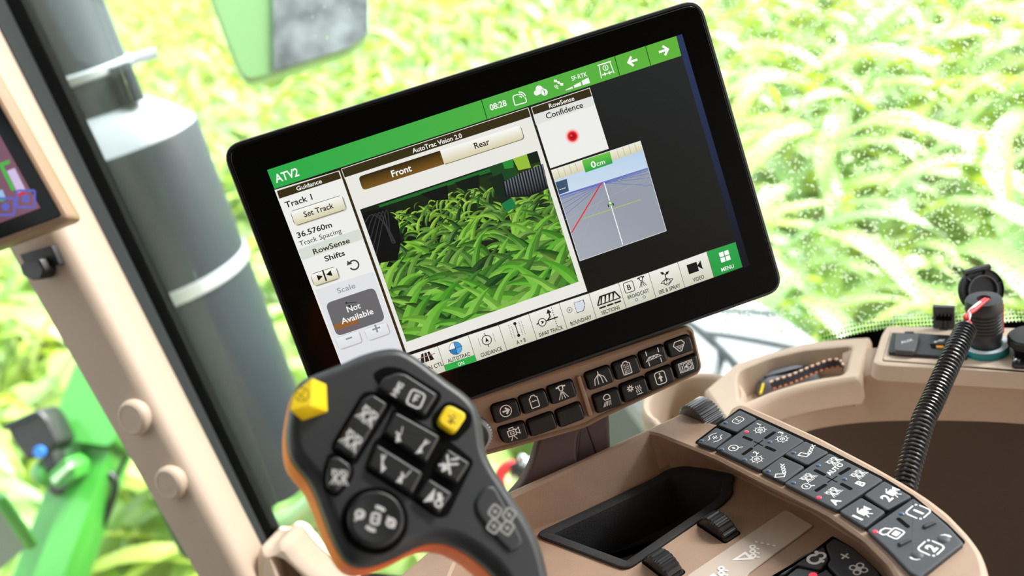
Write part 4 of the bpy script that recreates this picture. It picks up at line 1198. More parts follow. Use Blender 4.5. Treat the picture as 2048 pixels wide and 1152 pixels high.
        if k == 8:
            S = sym(1332, 556, 30); S.line([(0, -0.5), (0.0, 0.55)], 0.14); S.fill([(0, 0.4), (0.2, 0.75), (0.7, 0.85), (0.45, 0.45)]); S.fill([(0, 0.55), (-0.2, 0.95), (-0.6, 1.0), (-0.4, 0.6)]); S.ring((0, -0.55), 0.45, 0.1); S.line([(-0.9, -0.5), (-0.3, -0.8), (0.5, -0.75), (0.9, -0.4), (0.3, -0.25), (-0.5, -0.25)], 0.09, True)
        if k == 9:
            S = sym(1389, 534.5, 32); S.fill([(-0.95, -0.65), (0.45, -0.65), (0.45, 0.6), (-0.95, 0.6)], (24, 22, 20)); S.fill([(0.45, -0.05), (1.0, -0.6), (1.0, 0.6), (0.45, 0.1)], (24, 22, 20))
        if k == 10:
            S = sym(1449.5, 512.5, 24)
            for x in (-0.48, 0.48):
                for y in (-0.48, 0.48): S.fill([(x - 0.4, y - 0.4), (x + 0.4, y - 0.4), (x + 0.4, y + 0.4), (x - 0.4, y + 0.4)], (250, 250, 248))
        i.build('shortcut_tile', 'screen_picture', dsp)

def crop_picture(dsp):
    """the camera picture: a row of maize with soil, hose and green frame at the top"""
    i = Ink(MON, 0.00035, 1.4e-6)
    Q = [(720, 419), (1073.8, 301.6), (1158.8, 565.6), (812.8, 683.4)]
    o = Vector(i.P(*Q[0])); ux = Vector(i.P(*Q[1])) - o; uy = Vector(i.P(*Q[3])) - o
    def T(x, y): p = o + ux * x + uy * y; return (p.x, p.y)
    def fill(pts, col, vcol=None): i.raw([T(*p) for p in pts], col, None, vcol)
    def clip(p): return (min(1, max(0, p[0])), min(1, max(0, p[1])))
    fill([(0, 0), (1, 0), (1, 1), (0, 1)], (26, 36, 22), [(18, 24, 16), (40, 60, 28), (34, 30, 28), (22, 38, 20)])
    rnd = random.Random(5)
    def mix(a, b, t): return tuple(a[k] + (b[k] - a[k]) * t for k in range(3))
    L = []
    for k in range(760):
        y = 0.10 + 1.05 * rnd.random() ** 1.15
        L.append((y, rnd.uniform(-0.08, 1.08)))
    L.sort()
    for y, x in L:
        d = min(1, max(0, (y - 0.1)))
        gap = 0.63 + 0.1 * (y - 0.5)
        if abs(x - gap) < 0.035 + 0.05 * d and y > 0.35: x += 0.13 if rnd.random() < 0.5 else -0.13
        if x < 0.14 and y < 0.5 and rnd.random() < 0.85: continue
        if y < 0.22 and not 0.12 < x < 0.98: continue
        size = 0.06 + 0.46 * d
        n = 9; s = rnd.choice((-1, 1)); a = math.radians(90 + s * -rnd.uniform(0, 38)); da = -s * math.radians(rnd.uniform(45, 150)) / n
        w0 = size * rnd.uniform(0.11, 0.19)
        base = mix((150, 190, 50), (84, 168, 40), min(1, d * 1.6)) if rnd.random() < 0.6 else mix((60, 92, 34), (38, 96, 30), rnd.random())
        base = mix(base, (150, 200, 80), rnd.random() * 0.6) if rnd.random() < 0.64 else mix(base, (10, 34, 16), 0.15 + rnd.random() * 0.6)
        lit = mix(base, (190, 225, 130), rnd.uniform(0.1, 0.5)); dark = mix(base, (10, 40, 16), rnd.uniform(0.1, 0.45))
        px, py = x, y + size * 0.25; pts = []
        for k in range(n + 1):
            t = k / n; w = w0 * min(1, 0.4 + 2 * t) * (1 - t ** 2) ** 0.8 / 2 + 0.0006
            nx, ny = -math.sin(a), math.cos(a)
            pts.append((clip((px + nx * w, py - ny * w * 1.3)), clip((px, py)), clip((px - nx * w, py + ny * w * 1.3))))
            px += math.cos(a) * size / n * 0.8; py -= math.sin(a) * size / n * 1.15; a += da
        V = []; C = []; Fc = []
        for k, (p, m, q) in enumerate(pts):
            V += [T(*p), T(*m), T(*m), T(*q)]
            sh = mix(lit, base, abs(k / n - 0.5) * 2); C += [sh, sh, mix(dark, sh, 0.35), dark]
            if k:
                b = 4 * k; Fc += [(b - 4, b - 3, b + 1, b), (b - 2, b - 1, b + 3, b + 2)]
        i.raw(V, base, Fc, C)
    # black wheel and hose loops at the upper corner, green frame and ribbed hose
    fill([(0, 0.02), (0.12, 0.05), (0.17, 0.16), (0.15, 0.3), (0.1, 0.42), (0, 0.4)], (16, 16, 16))
    for k in range(5): i.stroke([T(*p) for p in spline([(0.0, 0.1 + k * 0.06), (0.05 + 0.02 * k, 0.06), (0.1, 0.15 + 0.03 * k), (0.12, 0.3)], 4, False)], 0.0006, (52, 54, 56))
    fill([(0.0, 0.0), (1, 0.0), (1, 0.08), (0.75, 0.06), (0.5, 0.035), (0.12, 0.03), (0.0, 0.03)], (22, 34, 22))
    fill([(0.1, 0.012), (0.75, 0.01), (0.76, 0.04), (0.4, 0.035), (0.1, 0.03)], (34, 104, 44))
    fill([(0.72, 0.0), (0.86, 0.0), (0.86, 0.12), (0.74, 0.14)], (30, 72, 34)); fill([(0.70, 0.08), (0.78, 0.07), (0.79, 0.34), (0.73, 0.33)], (24, 40, 26)); fill([(0.72, 0.28), (0.79, 0.26), (0.80, 0.33), (0.74, 0.35)], (30, 120, 66))
    fill([(0.86, 0.0), (0.94, 0.0), (0.94, 0.1), (0.87, 0.09)], (150, 190, 60)); fill([(0.8, 0.0), (0.86, 0.0), (0.85, 0.06), (0.8, 0.05)], (44, 140, 54))
    fill([(0.33, 0.03), (0.48, 0.03), (0.46, 0.13), (0.38, 0.1)], (20, 22, 20)); fill([(0.52, 0.03), (0.66, 0.03), (0.64, 0.12), (0.55, 0.1)], (22, 28, 22))
    for k in range(30):
        s = k / 29; x = 0.77 + 0.23 * s; c = 0.19 + 0.01 * math.sin(3 * s); h = 0.055 + 0.035 * min(1, s * 2)
        fill([(x, c - h), (x + 0.009, c - h), (x + 0.009 - 0.012, c + h), (x - 0.012, c + h)], (60, 66, 72) if k % 2 else (22, 24, 26), [(120, 128, 134), (90, 96, 104), (18, 20, 22), (18, 20, 22)] if k % 2 else None)
    o2 = i.build('camera_picture', 'screen_picture', dsp)
    o2['kind'] = 'stuff'
display()

# ================================================================== keypad under the display
KPF = Frame(MON.w(0, 0, -0.006), MON.u, MON.v)
R7 = zoom(940, 620, 3.7926)
def keypad():
    t = thing('display_keypad', 'brown keypad bar with fourteen black keys and a knurled knob below the display', 'keypad', KPF)
    hx = lambda *pts: [KPF.hit(*p) for p in R7(*pts)]
    body = ccw(rpoly(hx((-60, 690), (1655, 118), (1705, 150), (1772, 430), (1745, 490), (1000, 838), (880, 905), (130, 1112), (20, 1130)), [0.004, 0.004, 0.008, 0.012, 0.012, 0.01, 0.01, 0.01, 0.01], 5))
    g = G(); g.prism(body, [(0.004, -0.03), (0, -0.024), (0, -0.004), (0.0008, -0.0014), (0.0022, -0.0004), (0.0032, -0.0012), (0.0038, -0.0024)])
    g.build('bezel', BROWN2, t, 35)
    g = G(); g.slab(rpoly(hx((806, 505), (838, 498), (935, 800), (900, 815)), 0.0016), -0.004, 0.0008, 0.0008); g.build('divider_rib', BROWN2, t, 40)
    K = [((155, 730), (348, 678), (385, 795), (197, 860)), ((370, 665), (562, 602), (602, 720), (412, 790)), ((585, 590), (770, 530), (808, 648), (625, 715)),
         ((870, 487), (1050, 423), (1092, 540), (910, 607)), ((1077, 413), (1255, 348), (1295, 465), (1115, 530)), ((1280, 330), (1460, 265), (1497, 380), (1322, 447)), ((1480, 253), (1660, 188), (1692, 300), (1520, 362)),
         ((213, 900), (405, 845), (443, 965), (255, 1017)), ((430, 845), (620, 775), (662, 890), (467, 960)), ((648, 770), (830, 700), (870, 818), (685, 890)),
         ((930, 655), (1115, 592), (1153, 710), (970, 783)), ((1135, 575), (1320, 507), (1358, 622), (1173, 703)), ((1337, 488), (1520, 420), (1552, 535), (1373, 613)), ((1535, 403), (1712, 335), (1735, 450), (1572, 522))]
    syms = [sy_arrow_circle, sy_tank, sy_nozzle, sy_tree, sy_tank_dots, sy_boom, sy_hopper, sy_camera, None, None, sy_lamp, sy_climate, sy_seat, sy_counter]
    size = [100, 100, 105, 105, 100, 120, 98, 105, 0, 0, 95, 112, 100, 108]
    for k, q in enumerate(K):
        p = hx(*q); r = [0.0022] * 4
        if k in (7,): r = [0.0022, 0.0022, 0.0022, 0.0075]
        if k == 13: r = [0.0022, 0.0022, 0.007, 0.0022]
        if k == 0: r = [0.004, 0.0022, 0.0022, 0.0022]
        if k == 6: r = [0.0022, 0.003, 0.0022, 0.0022]
        pl = rpoly(p, r)
        g = G(); g.prism(inset(ccw(pl), -0.0009), [(0, -0.0034), (0, -0.0021)]); sl = g.build('key_slot', DEEP, t)
        g = G(); g.prism(pl, [(0, -0.003), (0, 0.0016), (0.0004, 0.0023), (0.0012, 0.0026)])
        o = g.build('key', KEYBLACK, t, 30)
        if syms[k]:
            i = Ink(KPF, 0.00275)
            c = KPF.hit(*R7((sum(a for a, b in q) / 4, sum(b for a, b in q) / 4))[0], 0.0027)
            syms[k](Sym(i, c, size[k] * 1.06 / 3.7926 * U1, 0.0, (246, 246, 244), 1.0, 0.85)); i.build('symbol', 'print', o)
    c = KPF.hit(946, 868); 
    g = G(); g.lathe([(0.0125, -0.003), (0.0125, 0.006), (0.0115, 0.0075), (0.0095, 0.008)], (*c, 0), seg=72, mod=lambda k: 1.035 if k % 2 else 0.98); o = g.build('knob', mat('knob_silver', (150, 150, 152), 0.35, metal=0.6), t, 20)
    g = G(); g.lathe([(0.0098, 0.0078), (0.0094, 0.0095), (0.008, 0.010)], (*c, 0), seg=36); g.build('knob_face', BLACK, o)
keypad()

def arm():
    fr = Frame(MON.w(0.02, -0.12, -0.02), MON.u, MON.v)
    t = thing('display_support_arm', 'dark brown support arm rising from behind the console to the keypad', 'bracket', fr)
    Z = zoom(980, 820, 3.469)
    hx = lambda *pts: [fr.hit(*p) for p in Z(*pts)]
    g = G(); g.slab(spline(hx((420, 60), (360, 160), (325, 260), (285, 390), (215, 520), (120, 700), (620, 760), (600, 320), (615, 170), (680, 40)), 4), -0.012, 0.0, 0.002); g.build('front_web', ARMBROWN, t, 40)
    g = G(); g.slab(rpoly(hx((640, 20), (858, 0), (868, 220), (880, 620), (590, 640), (595, 320), (612, 180)), 0.002), -0.055, -0.012, 0.003); g.build('side_web', ARMBROWN, t, 40)
arm()
# ================================================================== armrest console
ZC = -0.400; ZP = ZC - 0.030
CON = flat((0.14, 0.52, ZC))
R4 = zoom(980, 820, 3.469); R5 = zoom(1380, 800, 5.485); R6 = zoom(1540, 880, 4.2356); R9 = zoom(1280, 1000, 5.689)
def console():
    t = thing('armrest_console', 'brown armrest console with storage tray, thumb wheels and key strip', 'console', CON)
    top = lambda *pts: [CON.hit(*p) for p in pts]
    low = lambda *pts: [CON.hit(*p, ZP - ZC) for p in pts]
    out = top(*R4((100, 566), (700, 296), (1275, 34)), (1362, 822), (1440, 848), (1462, 812), (1480, 804), (1500, 809), (1553.6, 832), (1640, 871), (1749, 928), (1814, 965), (1858, 993), (1900, 1025), (1941, 1068), (1968, 1105), (1980, 1150), (1978, 1230), (1940, 1330), (1700, 1500), (1250, 1500), (860, 1290), (760, 1180), (900, 1060))
    out = ccw(rpoly(out, 0.006, 3))
    inn_t = top(*R4((150, 606), (600, 395), (1060, 180), (1105, 158), (1160, 170)), *R5((0, 520), (270, 630), (760, 880), (1030, 1010), (1400, 1200)), *R6((500, 640), (800, 850), (1000, 1050), (1150, 1290)), (1700, 1290), (1250, 1330), (960, 1210), (900, 1150), (930, 1080))
    inn_l = low(*R4((150, 880), (600, 712), (1110, 478), (1180, 428), (1250, 388)), *R5((440, 800), (700, 920), (860, 1010), (960, 1060), (1330, 1225)), *R6((480, 690), (780, 880), (960, 1060), (1090, 1290)), (1680, 1290), (1260, 1320), (1000, 1200), (950, 1160), (990, 1090))
    n = 140
    def loop(p): return [tuple(q) for q in resample([(*a, 0) for a in p] + [(*p[0], 0)], n + 1)][:-1]
    # matching corner counts keep the wall between the two outlines straight
    def pair(a, b, per=9):
        A = []; B = []
        m = len(a)
        for k in range(m):
            for s in range(per):
                f = s / per
                A.append(Vector(a[k]).lerp(Vector(a[(k + 1) % m]), f)); B.append(Vector(b[k]).lerp(Vector(b[(k + 1) % m]), f))
        return A, B
    assert len(inn_t) == len(inn_l), (len(inn_t), len(inn_l))
    A, B = pair(inn_t, inn_l)
    if ccw([tuple(p) for p in A]) != [tuple(p) for p in A]:
        A.reverse(); B.reverse()
    A = [tuple(p) for p in A]; B = [tuple(p) for p in B]
    # tray hole in the lower deck
    tray = ccw(rpoly(low(*R4((328, 872), (720, 690), (1150, 487), (1230, 432), (1330, 408), (1460, 415), (1690, 468), (1668, 520), (1672, 590), (1612, 655), (1280, 880), (950, 1108), (640, 990))), 0.006, 5))
    g = G()
    g.rings([[(x, y, h) for x, y in inset(out, d)] for d, h in ((-0.004, -0.30), (-0.002, -0.06), (0, -0.006), (0.0012, -0.0015), (0.004, 0.0))], cap1=False)
    g.hole(inset(out, 0.004), inset(A, -0.002), 0.0)
    dz = ZP - ZC
    g.rings([[(x, y, 0.0) for x, y in inset(A, -0.002)], [(x, y, -0.0012) for x, y in A]], cap0=False, cap1=False)
    mid = [Vector(a).lerp(Vector(b), 0.96) for a, b in zip(A, B)]
    g.rings([[(*a, -0.0012) for a in A], [(p.x, p.y, dz * 0.93) for p in mid], [(*b, dz) for b in inset(B, 0.001)]], cap0=False, cap1=False)
    g.hole(inset(B, 0.001), tray, dz)
    g.rings([[(*p, dz) for p in tray], [(*p, dz - 0.02) for p in tray]], cap0=False, cap1=False)
    g.build('console_shell', BROWN, t, 32)
    # rubber liner
    lin_o = inset(tray, -0.0006); lin_i = inset(tray, 0.0065)
    g = G(); g.rings([[(*p, h) for p in inset(tray, d)] for d, h in ((-0.0015, dz - 0.004), (-0.0015, dz + 0.0014), (-0.0008, dz + 0.002), (0.004, dz + 0.0016), (0.0062, dz + 0.0005), (0.0075, dz - 0.004), (0.010, dz - 0.034))], cap0=False)
    g.build('tray_liner', RUBBER, t, 40)

    # ---- thumb wheels on the lower deck: ribs run across towards the key strip
    lu = Vector((*low(R9((740, 330))[0])[0], 0)); rib = Vector((*low(R9((1160, 300))[0])[0], 0)) - Vector((*low(R9((990, 410))[0])[0], 0)); rib.normalize()
    roll = Vector((rib.y, -rib.x, 0))
    def twheel(c, r, w, sink, mt, name, par, ribs=44, amp=0.05):
        g = G(); seg = ribs * 4
        g.lathe([(r * 0.75, -w / 2), (r * 0.93, -w / 2), (r, -w / 2 + 0.0012), (r, w / 2 - 0.0012), (r * 0.93, w / 2), (r * 0.75, w / 2)], Vector(c) - Vector((0, 0, sink)), rib, seg, mod=lambda k: 1 + (amp if k % 4 < 2 else -amp * 0.4))
        return g.build(name, mt, par, 20)
    for q in (((680, 310), (745, 275), (1165, 300), (985, 430)), ((65, 735), (120, 700), (535, 745), (350, 880))):
        p = low(*R9(*q)); c = sum((Vector(a) for a in p), Vector((0, 0))) / 4
        L, Wd = 0.029, 0.0145
        cu, cr = Vector((roll.x, roll.y)), Vector((rib.x, rib.y))
        sl = [tuple(c + cu * (sx * L / 2) + cr * (sy * Wd / 2)) for sx, sy in ((-1, -1), (1, -1), (1, 1), (-1, 1))]
        g = G(); g.prism(rpoly(sl, 0.0025), [(0, dz - 0.003), (0, dz + 0.0003)]); o = g.build('wheel_slot', DEEP, t)
        o2 = twheel((c.x, c.y, dz), 0.0140, 0.0122, 0.0040, mat('wheel_black', (26, 26, 27), 0.3), 'thumb_wheel', t, 24, 0.03)
    # ---- pale pad with white marks
    i = Ink(CON, dz + 0.0012); h = dz + 0.001
    p = [CON.hit(*q, h) for q in R9((1640, 115), (1690, 122), (1965, 285), (1955, 305), (1240, 830), (1100, 1000), (300, 1100), (560, 840))]
    g = G(); g.prism(rpoly(p, 0.001), [(0, dz - 0.001), (0, dz + 0.0006), (0.0004, dz + 0.001)]); pad = g.build('pale_pad', PADBEIGE, t, 30)
    ang = math.atan2(rib.y, rib.x)
    for c, sz in (((1240, 610), 0.019), ((880, 860), 0.019)):
        sy_nozzle_dots(Sym(i, CON.hit(*R9(c)[0], dz + 0.0012), sz, ang + 0.1, (244, 240, 234)))
    sy_dash(Sym(i, CON.hit(*R9((1425, 495))[0], dz + 0.0012), 0.011, ang - 0.35, (244, 240, 234)))
    i.build('symbol', 'print', pad)

    # ---- key strip along the outer edge
    pl = top(*R5((545, 103), (735, 190), (1255, 430)), (1659, 902), *R6((960, 328), (1205, 478), (1500, 718), (1648, 868)), (1842, 1156), (1822, 1150), *R6((1010, 942), (810, 752), (560, 597), (110, 367)), *R5((1030, 912), (760, 777), (270, 542), (66, 466)))
    g = G(); g.prism(inset(ccw(rpoly(pl, 0.0012)), -0.0006), [(0, -0.002), (0, 0.0006)]); strip = g.build('key_strip', DEEP, t, 30)
    HK = 0.0028
    hk = lambda *pts: [CON.hit(*p, HK) for p in pts]
    d1, d2 = Vector(hk(*R5((275, 535)))[0]), Vector(hk(*R5((745, 205)))[0])
    ang = math.atan2((d2 - d1).y, (d2 - d1).x)            # symbols stand across the strip
    cells = {
        'A1': R5((545, 105), (738, 198), (500, 352), (300, 272)), 'A2': R5((285, 295), (465, 372), (268, 532), (70, 466)),
        'B': R5((748, 205), (1257, 440), (770, 770), (277, 535)),
        'C1': R5((1262, 445), (1527, 568), (1280, 715), (1030, 592)), 'C2': R5((1010, 612), (1262, 728), (1030, 907), (775, 780)),
        'D': R6((503, 105), (962, 333), (568, 596), (115, 365)),
        'E1': R6((968, 342), (1204, 476), (990, 596), (790, 464)), 'E2': R6((772, 482), (982, 604), (806, 746), (580, 602)),
        'G': R6((1212, 488), (1400, 628), (1520, 735), (1645, 872), (1268, 1170), (1180, 1120), (1010, 940), (818, 760))}
    rot = {}
    for kname, q in cells.items():
        p = hk(*q)
        g = G(); g.prism(rpoly(inset(ccw(p), 0.0002), 0.0016, 4), [(0, 0.0), (0, HK - 0.0007), (0.0003, HK - 0.0002), (0.0009, HK)])
        rot[kname] = g.build('key' if kname not in 'BDG' else 'key_pad', KEYGREY, t, 30)
    def sym(cell, fn, c, size, *a, da=0.0, sy=1.0):
        i = Ink(CON, HK + 0.00004); fn(Sym(i, CON.hit(*c, HK), size, ang + da, None, sy, 0.78), *a); i.build('symbol', 'print', rot[cell])
    def words(cell, s, c, cap):
        i = Ink(CON, HK + 0.00004); i.text(s, c, cap, None, 0.03, None, ang); i.build('symbol', 'print', rot[cell])
    a = lambda f, x, y: f((x, y))[0]
    sym('A1', sy_monitor, a(R5, 528, 222), 0.0085, da=0.0); sym('A2', sy_heat, a(R5, 275, 412), 0.0105)
    sym('B', lambda S: sy_target(S, '1'), a(R5, 765, 322), 0.0105); sym('B', lambda S: sy_target(S, '3'), a(R5, 1008, 418), 0.0105)
    sym('B', sy_lens, a(R5, 487, 525), 0.0095); sym('B', lambda S: sy_target(S, '2'), a(R5, 730, 640), 0.0105)
    sym('C1', sy_rig, a(R5, 1305, 570), 0.0135); sym('C2', sy_rig, a(R5, 1020, 785), 0.0135, da=0.45)
    for c in ((540, 180), (748, 290), (322, 318), (535, 440)): sym('D', sy_spray, a(R6, *c), 0.0095)
    words('D', 'AUTO', a(R6, 548, 246), 0.0036); words('D', 'B', a(R6, 765, 366), 0.0056); words('D', 'A', a(R6, 548, 520), 0.0056); sym('D', sy_lens, a(R6, 315, 392), 0.0078)
    sym('E1', lambda S: sy_cam_solid(S, '2'), a(R6, 1022, 455), 0.0125); sym('E2', lambda S: sy_cam_solid(S, '1'), a(R6, 778, 620), 0.0125)
    sym('G', lambda S: sy_boxed(S, '1'), a(R6, 1256, 608), 0.0115); sym('G', lambda S: sy_boxed(S, '2'), a(R6, 1364, 915), 0.0115)
    sym('G', sy_lock, a(R6, 1030, 785), 0.0115); sym('G', sy_bracket, a(R6, 1492, 815), 0.007, da=0.3); sym('G', sy_bracket, a(R6, 1228, 1000), 0.007, da=math.pi + 0.3)
    def slot(cell, p, q, w=0.0026):
        P, Q = Vector(CON.hit(*p, HK)), Vector(CON.hit(*q, HK)); d = (Q - P).normalized(); n2 = Vector((-d.y, d.x)) * w / 2
        pts = [tuple(P + n2), tuple(P - n2), tuple(Q - n2), tuple(Q + n2)]
        g = G(); g.prism(rpoly(pts, w * 0.45), [(0, HK - 0.001), (0, HK + 0.00005)]); g.build('slot', DEEP, rot[cell])  # thin black inlay stands in for the shade down in the slot
    for p, q in (((580, 400), (685, 445)), ((820, 425), (935, 348)), ((575, 602), (685, 525)), ((825, 510), (940, 560))): slot('B', a(R5, *p), a(R5, *q))
    for p, q in (((700, 452), (800, 505)), ((700, 512), (800, 440))): slot('B', a(R5, *p), a(R5, *q), 0.0009)
    for p, q in (((375, 252), (470, 300)), ((585, 292), (680, 235)), ((382, 435), (478, 375)), ((597, 368), (695, 420))): slot('D', a(R6, *p), a(R6, *q))
    for p, q in (((475, 310), (570, 358)), ((485, 362), (570, 305))): slot('D', a(R6, *p), a(R6, *q), 0.0009)
    slot('G', a(R6, 1078, 660), a(R6, 1178, 742))
    for p, q in (((1300, 745), (1400, 700)), ((1090, 895), (1190, 845))):
        P, Q = Vector(CON.hit(*a(R6, *p), HK)), Vector(CON.hit(*a(R6, *q), HK)); d = (Q - P).normalized(); n2 = Vector((-d.y, d.x)) * 0.0013
        g = G(); g.slab(rpoly([tuple(P + n2), tuple(P - n2), tuple(Q - n2), tuple(Q + n2)], 0.0006), HK - 0.001, HK + 0.0014, 0.0006); g.build('ridge', KEYGREY, rot['G'], 40)
    for c in ((1470, 840), (1245, 975)):
        P = CON.hit(*a(R6, *c), HK); g = G(); g.blob((P[0], P[1], HK - 0.0015), 0.0045, 0.0045, 0.0024); g.build('finger_dome', KEYGREY, rot['G'], 60)
    leds = [('A1', R5, (390, 250), 0), ('A2', R5, (128, 445), 0), ('B', R5, (620, 348), 1), ('B', R5, (875, 460), 0), ('B', R5, (350, 540), 0), ('B', R5, (600, 656), 0), ('C1', R5, (1138, 578), 0), ('C2', R5, (858, 778), 0),
            ('D', R6, (410, 215), 0), ('D', R6, (632, 330), 0), ('D', R6, (198, 362), 0), ('D', R6, (415, 487), 1), ('G', R6, (1115, 625), 0), ('G', R6, (893, 777), 1)]
    for cell, f, c, red in leds:
        P = CON.hit(*a(f, *c), HK); g = G(); g.lathe([(0.0016, HK - 0.001), (0.0016, HK + 0.0001), (0.0012, HK + 0.0004)], (P[0], P[1], 0), seg=14); g.build('indicator', LEDRED if red else LEDBLUE, rot[cell])

    # ---- second key block on the lower deck
    H2 = dz + 0.004
    h2 = lambda *pts: [CON.hit(*p, H2) for p in R6(*pts)]
    p = h2((525, 778), (700, 878), (900, 1060), (1000, 1180), (1100, 1400), (200, 1500), (-200, 1330), (20, 1160), (260, 980))
    g = G(); g.prism(ccw(rpoly(p, 0.0012)), [(0, dz - 0.001), (0, dz + 0.0008)]); blk = g.build('climate_key_block', DEEP, t, 30)
    for q, fn, c, sz in ((((455, 885), (500, 1010), (430, 1100), (230, 1055), (120, 1140), (20, 1165), (250, 985)), sy_wiper, (400, 1000), 0.0125), (((540, 825), (700, 905), (900, 1085), (1080, 1390), (760, 1500), (620, 1200), (480, 1050), (510, 1000), (465, 885)), sy_fan, (750, 1092), 0.0115), (((230, 1075), (430, 1115), (470, 1080), (600, 1210), (730, 1480), (200, 1480), (-160, 1320), (120, 1160)), None, None, 0)):
        g = G(); g.prism(inset(ccw(rpoly(h2(*q), 0.002)), 0.0003), [(0, dz), (0, H2 - 0.0007), (0.0004, H2 - 0.0002), (0.001, H2)]); o = g.build('key', KEYGREY, t, 30)
        if fn:
            i = Ink(CON, H2 + 0.00004); fn(Sym(i, h2(c)[0], sz, ang))
            if fn is sy_fan: sy_plus(Sym(i, h2((635, 985))[0], 0.0065, ang))
            i.build('symbol', 'print', o)
    P = h2((365, 1150))[0]; g = G(); g.lathe([(0.0025, H2 - 0.001), (0.0025, H2 + 0.0004)], (P[0], P[1], 0), seg=14); g.build('indicator', LEDRED, o)

    # ---- ribbed wheel at the corner by the key strip
    Z = zoom(1200, 680, 5.76)
    e0, e1 = Vector(top(*Z((1130, 860)))[0]), Vector(top(*Z((1330, 740)))[0])
    rib3 = (e1 - e0).normalized()
    ca = Vector(top(*Z((1090, 800)))[0]); cb = Vector(top(*Z((1330, 900)))[0]); c = (ca + cb) / 2 + Vector((-0.002, 0.004))
    g = G(); r, w = 0.0168, 0.0172; N = 80
    g.lathe([(r * 0.8, -w / 2), (r * 0.95, -w / 2), (r, -w / 2 + 0.001), (r, w / 2 - 0.001), (r * 0.95, w / 2), (r * 0.8, w / 2)], (c.x, c.y, -0.0090), (rib3.x, rib3.y, 0), N * 2, mod=lambda k: 1.02 if k % 4 < 2 else 0.94)
    g.build('encoder_wheel', mat('wheel_silver_black', (112, 112, 114), 0.28, metal=0.6), t, 20)
console()

